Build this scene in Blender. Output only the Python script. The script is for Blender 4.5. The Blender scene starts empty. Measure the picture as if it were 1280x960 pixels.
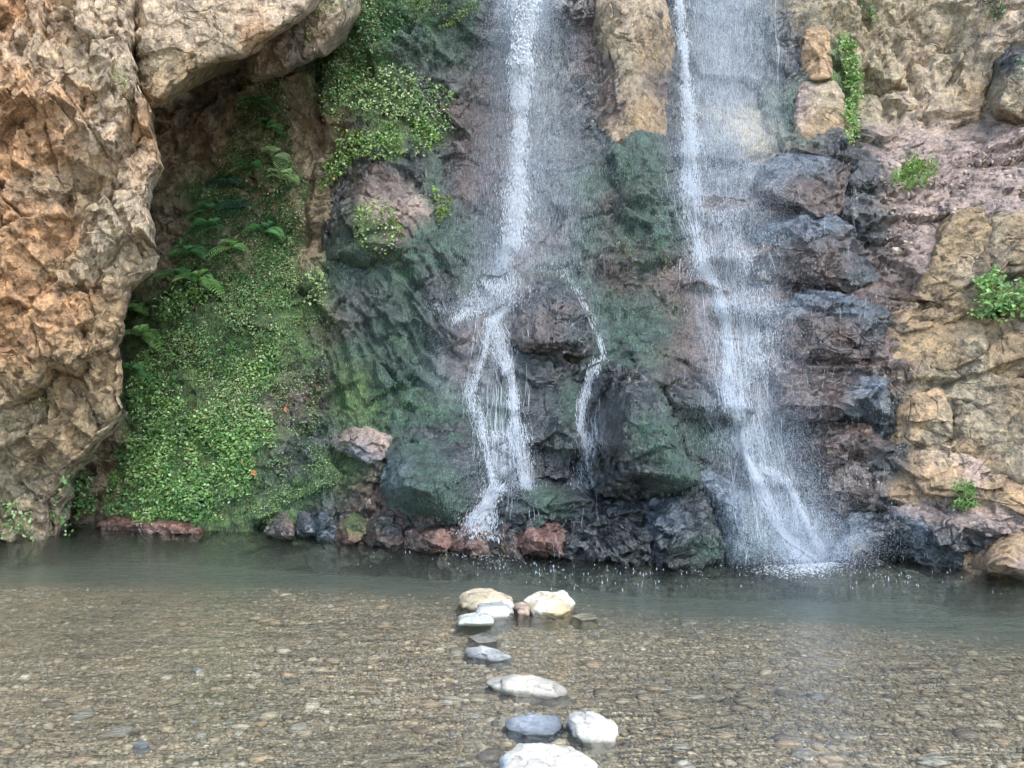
import bpy, math, random
import numpy as np
rng = np.random.default_rng(7)
random.seed(7)
C = bpy.context.scene.collection
EYE = np.array([0.0, 0.0, 1.6]); F = 1000.0
R = math.radians

# ------------------------------------------------------------------ helpers
def ray_point(px, py, Y):
    """World point on the sight line of photo pixel px,py at distance Y."""
    px = np.asarray(px, float); py = np.asarray(py, float); Y = np.asarray(Y, float)
    return np.stack(np.broadcast_arrays((px-640)/F*Y, Y, 1.6+(480-py)/F*Y), -1)
def to_pixel(p):
    return 640+F*p[..., 0]/p[..., 1], 480-F*(p[..., 2]-1.6)/p[..., 1]
def ground_y(py, z=0.0):
    return (1.6-z)*F/(py-480.0)

def hsh(a, b, c, seed):
    h = (a.astype(np.int64)*374761393 + b.astype(np.int64)*668265263 + c.astype(np.int64)*2147483647 + seed*1274126177) & 0xffffffff
    h = ((h ^ (h >> 13))*1274126177) & 0xffffffff
    h = ((h ^ (h >> 16))*2246822519) & 0xffffffff
    h = h ^ (h >> 15)
    return (h & 0xffffff)/float(0xffffff)

def vnoise(p, seed=0):
    i = np.floor(p).astype(np.int64); f = p-i; f = f*f*(3-2*f)
    out = 0
    for dx in (0, 1):
        wx = f[..., 0] if dx else 1-f[..., 0]
        for dy in (0, 1):
            wy = f[..., 1] if dy else 1-f[..., 1]
            for dz in (0, 1):
                wz = f[..., 2] if dz else 1-f[..., 2]
                out = out+wx*wy*wz*hsh(i[..., 0]+dx, i[..., 1]+dy, i[..., 2]+dz, seed)
    return out*2-1
def fbm(p, oct=4, seed=0, gain=.5):
    a, s, t = 1.0, 0, 0
    for k in range(oct):
        s = s+a*vnoise(p*(2.03**k)+k*7.3, seed+k); t += a; a *= gain
    return s/t

def facets(p, scale, seed=0, tilt=.6, rot=0.0):
    """Broken-rock relief: every Worley cell is one tilted plane. Returns height and the crack distance."""
    if rot:
        c, s = math.cos(rot), math.sin(rot)
        p = np.stack([p[..., 0]*c-p[..., 2]*s, p[..., 1], p[..., 0]*s+p[..., 2]*c], -1)
    q = (p/np.asarray(scale, float)).reshape(-1, 3)
    i = np.floor(q).astype(np.int64); n = len(q)
    d1 = np.full(n, 9e9); d2 = np.full(n, 9e9); best = np.zeros((n, 3)); cell = np.zeros((n, 3), np.int64)
    for dx in (-1, 0, 1):
        for dy in (-1, 0, 1):
            for dz in (-1, 0, 1):
                ci = i+np.array([dx, dy, dz])
                f = np.stack([ci[:, k]+.1+.8*hsh(ci[:, 0], ci[:, 1], ci[:, 2], seed+11*k) for k in range(3)], -1)
                d = ((f-q)**2).sum(1)
                c1 = d < d1
                d2 = np.where(c1, d1, np.minimum(d2, d)); d1 = np.where(c1, d, d1)
                best[c1] = f[c1]; cell[c1] = ci[c1]
    t = [hsh(cell[:, 0], cell[:, 1], cell[:, 2], seed+50+k)*2-1 for k in range(4)]
    h = t[3]*.5+tilt*((q-best)*np.stack(t[:3], -1)).sum(1)
    e = np.sqrt(d2)-np.sqrt(d1)
    return h.reshape(p.shape[:-1]), e.reshape(p.shape[:-1])

def sstep(a, b, x):
    t = np.clip((x-a)/(b-a), 0, 1); return t*t*(3-2*t)

def grid_faces(r, c, wrap=False):
    i = np.arange(r-1)[:, None]; j = np.arange(c if wrap else c-1)[None, :]
    j2 = (j+1) % c
    a = i*c+j; b = i*c+j2; d = (i+1)*c+j2; e = (i+1)*c+j
    return np.stack(np.broadcast_arrays(a, b, d, e), -1).reshape(-1, 4)

def mesh(name, v, faces, mat, parent=None, smooth=True, col=None, **att):
    """One mesh object. faces: an int array (n,k) or a list of such arrays."""
    v = np.asarray(v, np.float32).reshape(-1, 3)
    if not isinstance(faces, list): faces = [faces]
    me = bpy.data.meshes.new(name)
    me.vertices.add(len(v)); me.vertices.foreach_set('co', v.ravel())
    loops = np.concatenate([f.ravel() for f in faces]).astype(np.int32)
    tot = np.concatenate([np.full(len(f), f.shape[1], np.int32) for f in faces])
    st = np.concatenate([[0], np.cumsum(tot)[:-1]]).astype(np.int32)
    me.loops.add(len(loops)); me.loops.foreach_set('vertex_index', loops)
    me.polygons.add(len(tot)); me.polygons.foreach_set('loop_start', st); me.polygons.foreach_set('loop_total', tot)
    me.polygons.foreach_set('use_smooth', np.full(len(tot), smooth, bool))
    if col is not None:
        a = me.color_attributes.new('Col', 'FLOAT_COLOR', 'POINT')
        cc = np.ones((len(v), 4), np.float32); cc[:, :3] = np.asarray(col).reshape(-1, 3)
        a.data.foreach_set('color', cc.ravel())
    for k, x in att.items():
        a = me.attributes.new(k, 'FLOAT', 'POINT'); a.data.foreach_set('value', np.asarray(x, np.float32).ravel())
    me.update(); me.validate()
    if mat: me.materials.append(mat)
    o = bpy.data.objects.new(name, me); C.objects.link(o)
    if parent: o.parent = parent
    return o
def place_origin(o):
    """Move a mesh's origin to the middle of its base."""
    me = o.data; n = len(me.vertices); v = np.empty(n*3, np.float32); me.vertices.foreach_get('co', v); v = v.reshape(-1, 3)
    b = np.array([v[:, 0].mean(), v[:, 1].mean(), v[:, 2].min()], np.float32)
    me.vertices.foreach_set('co', (v-b).ravel()); me.update(); o.location = b.tolist()
def empty(name, loc):
    o = bpy.data.objects.new(name, None); C.objects.link(o); o.location = tuple(map(float, loc)); o.empty_display_size = .1; return o
def under(o, root):
    """Parent o to root and keep it where it stands."""
    o.parent = root; o.location = (-root.location[0], -root.location[1], -root.location[2]) if o.location.length == 0 else o.location-root.location
def tag(o, label, cat, group=None):
    o['label'] = label; o['category'] = cat
    if group: o['group'] = group
    return o
def setting(o, kind='structure'):
    o['kind'] = kind; return o

# ------------------------------------------------------------------ materials
class NT:
    def __init__(s, name):
        s.m = bpy.data.materials.new(name); s.m.use_nodes = True; s.t = s.m.node_tree; s.t.nodes.clear()
        s.out = s.t.nodes.new('ShaderNodeOutputMaterial')
    def n(s, typ, ins=None, **props):
        x = s.t.nodes.new('ShaderNode'+typ)
        for k, v in props.items(): setattr(x, k, v)
        for k, v in (ins or {}).items():
            if hasattr(v, 'is_output'): s.t.links.new(v, x.inputs[k])
            else: x.inputs[k].default_value = v
        return x
    def math(s, op, a, b=0.0, clamp=False):
        return s.n('Math', {0: a, 1: b}, operation=op, use_clamp=clamp).outputs[0]
    def ramp(s, fac, stops):
        x = s.n('ValToRGB', {0: fac}); e = x.color_ramp.elements
        while len(e) < len(stops): e.new(.5)
        for el, (p, c) in zip(e, stops):
            el.position = p; el.color = (*c, 1) if len(c) == 3 else c
        return x.outputs[0]
    def mix(s, fac, a, b, mode='MIX'):
        x = s.n('Mix', data_type='RGBA', blend_type=mode)
        for k, v in ((0, fac), (6, a), (7, b)):
            if hasattr(v, 'is_output'): s.t.links.new(v, x.inputs[k])
            else: x.inputs[k].default_value = (*v, 1) if isinstance(v, tuple) and len(v) == 3 else v
        return x.outputs[2]
    def noise(s, co, scale, detail=5, rough=.6, dist=0.0):
        return s.n('TexNoise', {'Vector': co, 'Scale': scale, 'Detail': detail, 'Roughness': rough, 'Distortion': dist}).outputs[0]
    def surf(s, x): s.t.links.new(x, s.out.inputs['Surface']); return s.m
    def vol(s, x): s.t.links.new(x, s.out.inputs['Volume']); return s.m

def mat_rock():
    t = NT('rock'); co = t.n('NewGeometry').outputs['Position']
    col = t.n('Attribute', attribute_name='Col').outputs['Color']
    wet = t.n('Attribute', attribute_name='wet').outputs['Fac']
    moss = t.n('Attribute', attribute_name='moss').outputs['Fac']
    n1 = t.noise(co, 7, 5, .68); n2 = t.noise(co, 38, 3, .7)
    st = t.n('Mapping', {'Vector': co, 'Scale': (30, 30, 4)}).outputs[0]
    n3 = t.noise(st, 1.0, 2, .6)
    mud = t.ramp(n1, [(.30, (.45, .42, .41)), (.5, (1, 1, 1)), (.70, (1.6, 1.5, 1.36))])
    c = t.mix(1.0, col, mud, 'MULTIPLY')
    sp = t.ramp(n2, [(.32, (.66, .66, .66)), (.52, (1, 1, 1)), (.72, (1.42, 1.4, 1.36))])
    c = t.mix(1.0, c, sp, 'MULTIPLY')
    # mineral stains running down the face
    fac = t.math('MULTIPLY', t.ramp(n3, [(.5, (0, 0, 0)), (.75, (1, 1, 1))]), .35)
    c = t.mix(fac, c, (.10, .075, .055))
    fib = t.noise(t.n('Mapping', {'Vector': co, 'Scale': (55, 55, 11)}).outputs[0], 1.0, 2, .65)
    clump = t.noise(co, 9.0, 2, .6)
    mv = t.mix(1.0, t.ramp(fib, [(.3, (.45, .5, .5)), (.5, (1, 1, 1)), (.7, (1.75, 1.7, 1.55))]), t.ramp(clump, [(.35, (.6, .6, .65)), (.6, (1.15, 1.2, 1.05))]), 'MULTIPLY')
    c = t.mix(moss, c, t.mix(1.0, c, mv, 'MULTIPLY'))
    rd = t.math('SUBTRACT', .92, t.math('MULTIPLY', wet, .62))
    rd = t.math('ADD', rd, t.math('MULTIPLY', t.math('SUBTRACT', n2, .5), .5), True)
    rd = t.math('MAXIMUM', rd, .16)
    h = t.math('ADD', t.math('MULTIPLY', n1, .9), t.math('MULTIPLY', n2, .35))
    h = t.math('ADD', h, t.math('MULTIPLY', moss, t.math('MULTIPLY', fib, .9)))
    dco = t.n('VectorMath', {0: co, 1: t.n('VectorMath', {0: t.n('TexNoise', {'Vector': co, 'Scale': 2.5, 'Detail': 1.0}).outputs['Color'], 1: (.35, .35, .35)}, operation='MULTIPLY').outputs[0]}, operation='ADD').outputs[0]
    dry = t.math('SUBTRACT', 1.0, t.math('MULTIPLY', moss, .85))
    for sc_, kf in ((6.0, 2.2), (16.0, 1.4)):
        vf = t.n('TexVoronoi', {'Vector': dco, 'Scale': sc_})
        a_ = t.n('VectorMath', {0: dco, 1: vf.outputs['Position']}, operation='SUBTRACT').outputs[0]
        b_ = t.n('VectorMath', {0: vf.outputs['Color'], 1: (.5, .5, .5)}, operation='SUBTRACT').outputs[0]
        fh = t.n('VectorMath', {0: a_, 1: b_}, operation='DOT_PRODUCT').outputs['Value']
        h = t.math('ADD', h, t.math('MULTIPLY', t.math('MULTIPLY', fh, sc_*kf), dry))
    for sc_, wd, dp in ((2.3, 34., .35),):
        ck = t.n('TexVoronoi', {'Vector': dco, 'Scale': sc_}, feature='DISTANCE_TO_EDGE').outputs['Distance']
        ck = t.math('SUBTRACT', 1.0, t.math('MULTIPLY', ck, wd), True)
        mk = t.ramp(t.noise(co, 1.7, 1), [(.52, (0, 0, 0)), (.64, (1, 1, 1))])
        h = t.math('SUBTRACT', h, t.math('MULTIPLY', t.math('MULTIPLY', ck, mk), t.math('MULTIPLY', dp, t.math('SUBTRACT', 1.0, t.math('MULTIPLY', moss, .8)))))
    bump = t.n('Bump', {'Strength': 1.0, 'Distance': .06, 'Height': h}).outputs[0]
    b = t.n('BsdfPrincipled', {'Base Color': c, 'Roughness': rd, 'Normal': bump, 'Specular IOR Level': .5, 'Coat Weight': t.math('MULTIPLY', wet, .65), 'Coat Roughness': .11, 'Coat Normal': bump})
    return t.surf(b.outputs[0])

def mat_leaf(name='leaf', trans=.35, rough=.45):
    t = NT(name); col = t.n('Attribute', attribute_name='Col').outputs['Color']
    b = t.n('BsdfPrincipled', {'Base Color': col, 'Roughness': rough, 'Specular IOR Level': .35})
    tr = t.n('BsdfTranslucent', {'Color': t.mix(1.0, col, (1.2, 1.3, .7), 'MULTIPLY')})
    return t.surf(t.n('MixShader', {0: trans, 1: b.outputs[0], 2: tr.outputs[0]}).outputs[0])

def mat_white_water(name='white_water', clear=0., wc=(.88, .92, .97, 1)):
    t = NT(name)
    b = t.n('BsdfPrincipled', {'Base Color': wc, 'Roughness': .25})
    tl = t.n('BsdfTranslucent', {'Color': (.9, .95, 1, 1)})
    m = t.n('MixShader', {0: .4, 1: b.outputs[0], 2: tl.outputs[0]})
    return t.surf(m.outputs[0])

def mat_film():
    """Thin sheet of running water: clear, with white threads where air is mixed in."""
    t = NT('water_film'); co = t.n('NewGeometry').outputs['Position']
    dens = t.n('Attribute', attribute_name='dens').outputs['Fac']
    st = t.noise(t.n('Mapping', {'Vector': co, 'Scale': (26, 8, 1.6)}).outputs[0], 1.0, 6, .65, .3)
    st2 = t.noise(t.n('Mapping', {'Vector': co, 'Scale': (90, 20, 5)}).outputs[0], 1.0, 4, .6)
    f = t.math('MULTIPLY', t.ramp(st, [(.36, (.12,)*3), (.7, (1, 1, 1))]), t.ramp(st2, [(.3, (.35,)*3), (.65, (1, 1, 1))]))
    f = t.math('MULTIPLY', f, dens, True)
    b = t.n('BsdfPrincipled', {'Base Color': (.82, .89, .97, 1), 'Roughness': .35})
    tl = t.n('BsdfTranslucent', {'Color': (.9, .95, 1, 1)})
    m = t.n('MixShader', {0: .35, 1: b.outputs[0], 2: tl.outputs[0]})
    return t.surf(t.n('MixShader', {0: f, 1: t.n('BsdfTransparent').outputs[0], 2: m.outputs[0]}).outputs[0])

def mat_water():
    t = NT('pool_water'); co = t.n('NewGeometry').outputs['Position']
    a = t.noise(t.n('Mapping', {'Vector': co, 'Scale': (4.0, 10, 9)}).outputs[0], 1.0, 3, .55, .4)
    b = t.noise(t.n('Mapping', {'Vector': co, 'Scale': (13, 34, 30)}).outputs[0], 1.0, 3, .6, .6)
    h = t.math('ADD', a, t.math('MULTIPLY', b, .42))
    near = t.n('VectorMath', {0: co, 1: (2.6, 7.1, 0)}, operation='DISTANCE').outputs['Value']
    near2 = t.n('VectorMath', {0: co, 1: (-.2, 7.5, 0)}, operation='DISTANCE').outputs['Value']
    amp = t.math('ADD', .046, t.math('MULTIPLY', .05, t.math('POWER', 2.7, t.math('MULTIPLY', t.math('MINIMUM', near, near2), -1.0))))
    bump = t.n('Bump', {'Strength': 1.0, 'Distance': amp, 'Height': h}).outputs[0]
    fr = t.n('Fresnel', {'IOR': 1.36, 'Normal': bump}).outputs[0]
    gl = t.n('BsdfGlossy', {'Color': (.97, .99, 1, 1), 'Roughness': .09, 'Normal': bump})
    tr = t.n('BsdfTransparent', {'Color': (.95, .98, .96, 1)})
    v = t.n('VolumePrincipled', {'Color': (.74, .82, .74, 1), 'Density': .38, 'Anisotropy': .4}); t.vol(v.outputs[0])
    return t.surf(t.n('MixShader', {0: fr, 1: tr.outputs[0], 2: gl.outputs[0]}).outputs[0])

def mat_bed():
    t = NT('gravel_bed'); co = t.n('NewGeometry').outputs['Position']
    silt = t.n('Attribute', attribute_name='silt').outputs['Fac']
    vo = t.n('TexVoronoi', {'Vector': co, 'Scale': 42.0}); vc = vo.outputs['Color']; vd = vo.outputs['Distance']
    v2 = t.n('TexVoronoi', {'Vector': co, 'Scale': 19.0, 'Randomness': 1.0})
    g = t.n('SeparateColor', {0: vc}).outputs[0]; g2 = t.n('SeparateColor', {0: v2.outputs['Color']}).outputs[1]
    c = t.ramp(g, [(0, (.12, .10, .075)), (.4, (.25, .21, .155)), (.75, (.37, .32, .24)), (1, (.55, .50, .41))])
    c2 = t.ramp(g2, [(0, (.14, .115, .085)), (.5, (.30, .245, .17)), (1, (.48, .43, .34))])
    c = t.mix(.4, c, c2)
    big = t.noise(co, 1.3, 5, .6)
    c = t.mix(1.0, c, t.ramp(big, [(.3, (.8, .8, .78)), (.7, (1.25, 1.15, 1.0))]), 'MULTIPLY')
    c = t.mix(silt, c, (.12, .14, .11))
    h = t.math('SUBTRACT', 1.0, t.math('MULTIPLY', vd, 1.2))
    bump = t.n('Bump', {'Strength': .8, 'Distance': .012, 'Height': h}).outputs[0]
    b = t.n('BsdfPrincipled', {'Base Color': c, 'Roughness': .7, 'Normal': bump})
    return t.surf(b.outputs[0])

def mat_pebble():
    t = NT('pebble'); co = t.n('NewGeometry').outputs['Position']
    col = t.n('Attribute', attribute_name='Col').outputs['Color']
    c = t.mix(1.0, col, t.ramp(t.noise(co, 90, 4), [(.3, (.7,)*3), (.7, (1.25,)*3)]), 'MULTIPLY')
    return t.surf(t.n('BsdfPrincipled', {'Base Color': c, 'Roughness': .6}).outputs[0])

def mat_stone():
    t = NT('stepping_stone'); co = t.n('NewGeometry').outputs['Position']
    col = t.n('Attribute', attribute_name='Col').outputs['Color']
    n1 = t.noise(co, 16, 8, .75); n2 = t.noise(co, 70, 5, .65)
    c = t.mix(1.0, col, t.ramp(n1, [(.32, (.40, .42, .44)), (.47, (.92, .92, .92)), (.7, (1.2, 1.17, 1.1))]), 'MULTIPLY')
    h = t.math('ADD', n1, t.math('MULTIPLY', n2, .3))
    bump = t.n('Bump', {'Strength': .7, 'Distance': .02, 'Height': h}).outputs[0]
    wet = t.n('Attribute', attribute_name='wet').outputs['Fac']
    rd = t.math('SUBTRACT', .75, t.math('MULTIPLY', wet, .5))
    return t.surf(t.n('BsdfPrincipled', {'Base Color': c, 'Roughness': rd, 'Normal': bump}).outputs[0])

def mat_plain(name, c, rough=.8):
    t = NT(name); co = t.n('NewGeometry').outputs['Position']
    cc = t.mix(1.0, (*c, 1), t.ramp(t.noise(co, 60, 4), [(.3, (.7,)*3), (.7, (1.25,)*3)]), 'MULTIPLY')
    return t.surf(t.n('BsdfPrincipled', {'Base Color': cc, 'Roughness': rough}).outputs[0])

ROCK = mat_rock(); LEAF = mat_leaf(); FROND = mat_leaf('frond', .3, .5); MOSSM = mat_leaf('moss_strand', .15, .8)
WHITE = mat_white_water(); DROP = mat_white_water('spray_drop', 0., (.76, .86, .98, 1)); FILM = mat_film(); WATER = mat_water()  # spray is white; the blue of skylight is put into the drop colour
BED = mat_bed(); PEB = mat_pebble(); STONE = mat_stone(); ROOT = mat_plain('dry_root', (.42, .36, .28)); STEM = mat_plain('stem', (.09, .08, .04))

# ------------------------------------------------------------------ rock kinds (base colour, wetness, moss cover)
K = {'och': ((.295, .212, .122), .05, 0), 'olv': ((.32, .265, .18), .05, 0), 'tan': ((.43, .335, .24), .05, 0), 'org': ((.43, .25, .13), .1, 0),
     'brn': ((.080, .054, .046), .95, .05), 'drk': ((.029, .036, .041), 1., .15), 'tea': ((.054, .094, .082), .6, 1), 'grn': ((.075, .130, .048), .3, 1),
     'pnk': ((.31, .235, .205), .35, 0), 'soi': ((.215, .165, .110), .1, .1), 'obr': ((.345, .235, .135), .08, 0), 'red': ((.17, .088, .070), .5, 0), 'blu': ((.09, .118, .15), 1, 0)}  # last kind: wet rock with the sky's blue sheen put into its colour
KN = list(K)
def kinds_at(px, py, p, pts, warp=26, sharp=30.):
    """Rock kind weights from hand-placed sample points, with ragged borders."""
    w1 = fbm(p*2.2, 4, 3)*warp; w2 = fbm(p*2.2+31, 4, 5)*warp
    x = (px+w1).ravel(); y = (py+w2).ravel()
    A = np.array([(a, b) for a, b, _ in pts], float); I = np.array([KN.index(k) for *_, k in pts])
    acc = np.zeros((len(x), len(KN)))
    d = np.full(len(x), 9e9)
    for (a, b) in A: d = np.minimum(d, np.hypot(x-a, y-b))
    for (a, b), k in zip(A, I):
        acc[:, k] += np.exp(-(np.hypot(x-a, y-b)-d)/(sharp*.35))
    acc /= acc.sum(1, keepdims=True)
    col = acc@np.array([K[k][0] for k in KN]); wet = acc@np.array([K[k][1] for k in KN]); moss = acc@np.array([K[k][2] for k in KN])
    sh = px.shape
    return col.reshape(*sh, 3), wet.reshape(sh), moss.reshape(sh)

# ------------------------------------------------------------------ the cliff behind: distances sampled over the view, then broken rock relief
DEP = [(-400,680,8.2),(-150,675,8.4),(0,672,9.0),(130,662,8.95),(250,665,8.65),(350,668,8.5),(450,676,8.2),(560,690,7.65),(640,694,7.55),(750,702,7.25),(850,707,7.1),(910,708,7.05),(980,706,7.12),(1050,702,7.25),(1130,704,7.2),(1200,713,6.88),(1280,719,6.72),(1450,728,6.5),(1700,735,6.3),
 (-200,480,10),(60,480,10),(200,480,9.35),(300,480,9.2),(400,480,9.0),(470,480,8.85),(550,490,8.55),(640,480,8.6),(700,480,8.5),(800,480,8.0),(850,480,8.1),(920,480,8.25),(1000,480,8.05),(1100,480,7.75),(1200,480,7.5),(1280,480,7.2),(1500,480,6.8),
 (200,580,9.0),(300,580,8.85),(400,580,8.6),(500,585,8.2),(600,590,8.0),(700,590,8.0),(800,600,7.65),(900,600,7.6),(1000,600,7.7),(1100,600,7.4),(1200,600,7.15),(1280,600,6.95),
 (200,330,9.6),(300,330,9.5),(400,330,9.5),(500,330,9.25),(600,330,9.3),(700,330,9.1),(800,330,8.85),(900,330,8.85),(1000,330,8.6),(1100,330,8.45),(1200,330,8.2),(1280,330,7.7),(1500,330,7.3),
 (60,200,10.6),(250,200,9.9),(350,200,9.85),(420,200,9.8),(500,200,9.6),(600,200,10.0),(700,200,9.8),(800,195,9.4),(900,195,9.6),(1000,195,9.2),(1100,195,9.3),(1200,180,9.5),(1280,180,9.1),(1500,200,8.4),
 (1180,235,8.9),(1260,240,8.4),(60,80,10.6),
 (250,100,10.0),(350,100,9.95),(430,100,9.8),(560,100,10.1),(700,100,10.3),(790,100,9.95),(870,100,10.2),(950,100,10.3),(1020,100,9.9),(1100,100,10.1),(1200,100,10.0),(1280,100,9.4),(1500,80,8.8),
 (100,0,10.4),(300,0,10.2),(430,0,9.6),(560,0,9.95),(650,0,10.0),(790,0,10.0),(900,0,10.4),(1020,0,10.1),(1150,0,10.3),(1280,0,9.6),(1500,0,9),
 (-300,-250,11),(100,-250,11),(430,-250,10.5),(700,-250,11),(900,-250,11.2),(1200,-250,11),(1500,-250,10)]
D = np.array(DEP, float)
def tps_fit(xy, v, lam=.02):
    n = len(xy); d = np.hypot(xy[:, None, 0]-xy[None, :, 0], xy[:, None, 1]-xy[None, :, 1])
    Km = np.where(d > 0, d*d*np.log(d+1e-9), 0)+np.eye(n)*lam
    P = np.c_[np.ones(n), xy]; A = np.block([[Km, P], [P.T, np.zeros((3, 3))]])
    return np.linalg.solve(A, np.r_[v, 0, 0, 0])
TW = tps_fit(D[:, :2]/200., D[:, 2])
def base_Y(px, py):
    x = np.asarray(px, float)/200.; y = np.asarray(py, float)/200.
    out = TW[-3]+TW[-2]*x+TW[-1]*y
    for (a, b), w in zip(D[:, :2]/200., TW[:-3]):
        r2 = (x-a)**2+(y-b)**2
        out = out+w*.5*r2*np.log(r2+1e-12)
    return out

KP = [(240,130,'soi'),(280,150,'soi'),(230,200,'soi'),(210,280,'soi'),(300,200,'soi'),(350,150,'soi'),(380,200,'olv'),(400,160,'soi'),(385,260,'soi'),(340,290,'grn'),(300,300,'soi'),(260,260,'grn'),(330,240,'soi'),(345,180,'olv'),
 (250,400,'grn'),(200,500,'grn'),(250,560,'grn'),(300,600,'grn'),(180,620,'grn'),(330,450,'grn'),(340,550,'grn'),(380,440,'grn'),(380,380,'grn'),(150,600,'soi'),(120,600,'soi'),
 (390,300,'soi'),(440,200,'drk'),(430,60,'grn'),(480,100,'grn'),(520,50,'tea'),(560,30,'tea'),(600,50,'drk'),(500,160,'grn'),(540,110,'drk'),(420,120,'grn'),(450,20,'grn'),(530,10,'grn'),
 (540,220,'drk'),(560,300,'tea'),(600,150,'brn'),(600,230,'brn'),(620,280,'drk'),(690,120,'drk'),(700,60,'drk'),(720,180,'drk'),(680,250,'drk'),(680,300,'brn'),(740,60,'brn'),
 (440,360,'tea'),(500,360,'tea'),(480,420,'tea'),(520,440,'tea'),(560,400,'drk'),(540,490,'tea'),(430,470,'grn'),(420,420,'brn'),(400,470,'brn'),(450,440,'tea'),(440,500,'grn'),(390,530,'drk'),(400,560,'drk'),(365,585,'drk'),(398,445,'drk'),(385,500,'brn'),(372,545,'drk'),(360,510,'brn'),(500,480,'tea'),(470,380,'drk'),
 (420,600,'grn'),(370,610,'grn'),(440,620,'brn'),(480,650,'brn'),(400,650,'drk'),(350,650,'grn'),
 (620,450,'drk'),(590,430,'brn'),(660,470,'drk'),(680,520,'drk'),(700,590,'drk'),(640,560,'drk'),(700,400,'brn'),(630,520,'tea'),
 (780,220,'tea'),(740,230,'tea'),(800,280,'tea'),(820,310,'tea'),(760,330,'brn'),(790,330,'brn'),(770,265,'brn'),(780,380,'tea'),(820,420,'tea'),(850,420,'brn'),(870,400,'brn'),(740,300,'tea'),(880,450,'brn'),(840,350,'brn'),(760,400,'tea'),(800,400,'tea'),(870,510,'drk'),(890,540,'tea'),(900,580,'drk'),(720,350,'tea'),
 (880,60,'drk'),(920,100,'drk'),(960,60,'drk'),(940,160,'olv'),(980,150,'tea'),(900,200,'drk'),(900,260,'brn'),(930,320,'brn'),(930,400,'brn'),(940,480,'brn'),(960,560,'drk'),(985,30,'drk'),
 (1010,10,'olv'),(1060,100,'grn'),(1100,60,'olv'),(1150,60,'tan'),(1200,60,'olv'),(1220,120,'och'),(1100,130,'olv'),(1160,130,'tan'),(1260,50,'tan'),(1250,120,'olv'),(1130,20,'olv'),(1190,110,'olv'),
 (1120,190,'pnk'),(1200,190,'pnk'),(1260,190,'pnk'),(1180,230,'pnk'),(1240,240,'pnk'),(1120,250,'pnk'),(1150,280,'pnk'),(1110,320,'brn'),(1130,350,'brn'),(1090,290,'drk'),(1080,200,'drk'),(1080,240,'drk'),(1070,290,'drk'),(1140,320,'pnk'),
 (1000,230,'brn'),(1000,320,'brn'),(1040,400,'brn'),(1080,420,'brn'),(1060,500,'drk'),(1030,460,'brn'),(1100,520,'drk'),(1110,570,'drk'),(1060,580,'brn'),(1060,660,'drk'),(1000,600,'drk'),(1040,620,'drk'),(1010,300,'drk'),(1000,430,'brn'),
 (1150,430,'och'),(1200,420,'och'),(1250,430,'och'),(1200,480,'olv'),(1260,520,'olv'),(1160,520,'olv'),(1200,540,'olv'),(1250,560,'och'),(1200,600,'obr'),(1160,600,'obr'),(1250,620,'och'),(1180,650,'pnk'),(1250,660,'pnk'),(1160,690,'drk'),(1230,690,'obr'),(1270,400,'soi'),(1250,340,'soi'),(1120,440,'brn'),
 (-100,400,'org'),(60,300,'soi'),(1500,300,'olv'),(1500,600,'olv')]

ZX0, ZY0, ZW, ZH = -200, -200, 1700, 1000
ZB = np.full((ZH, ZW), 99.0)
def splat(v):
    global ZB
    v = v.reshape(-1, 3); px, py = to_pixel(v)
    i = np.round(px-ZX0).astype(int); j = np.round(py-ZY0).astype(int)
    ok = (i >= 0) & (i < ZW) & (j >= 0) & (j < ZH) & (v[:, 1] > .5)
    np.minimum.at(ZB, (j[ok], i[ok]), v[ok, 1])

def rock_relief(p, big=1.0, mid=1.0, fine=1.0, seed=0, aniso=(1, 1, 1), rot=.25):
    """Fractured rock: broad tilted blocks, smaller breaks where the noise lets them, little chips."""
    a = np.array(aniso, float); q = p+np.stack([fbm(p*1.3, 3, seed+9), fbm(p*1.3+9, 3, seed+10), fbm(p*1.6+4, 3, seed+11)], -1)*.16
    h1, e1 = facets(q, a*np.array([.95, .9, .62]), seed+1, .95, rot)
    q2 = p+fbm(p*3, 3, seed+12)[..., None]*.07
    h2, e2 = facets(q2, a*np.array([.42, .4, .26]), seed+2, 1.0, -rot*.6)
    h3, e3 = facets(p+fbm(p*7, 2, seed+8)[..., None]*.04, a*np.array([.15, .15, .10]), seed+3, 1.1, rot)
    m2 = sstep(-.35, .30, fbm(p*.9+5, 3, seed+13)); m3 = sstep(-.15, .35, fbm(p*1.7+15, 3, seed+14))
    gul = np.maximum(0, 1-np.abs(fbm(p*np.array([1.6, 1.6, .6]), 3, seed+15))*5)
    return big*.17*h1+mid*(.03+.075*m2)*h2+fine*(.008+.04*m3)*h3-.02*big*gul+.012*fbm(p*5, 4, seed+4)+.008*fine*fbm(p*22, 3, seed+5)
SILT = np.array([.11, .125, .10])
def silted(col, wet, z):
    """Rock under the water line carries silt."""
    m = sstep(.01, -.10, z)[..., None]
    wl = sstep(.09, .0, z)
    return col*(1-.4*wl[..., None]*(1-m))*(1-m*.8)+SILT*m*.8, np.maximum(wet, wl*.9)

def lines(lo, hi, fine, pad_lo, pad_hi, coarse):
    return np.r_[np.arange(pad_lo, lo, coarse), np.arange(lo, hi, fine), np.arange(hi, pad_hi+1, coarse)]

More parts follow.
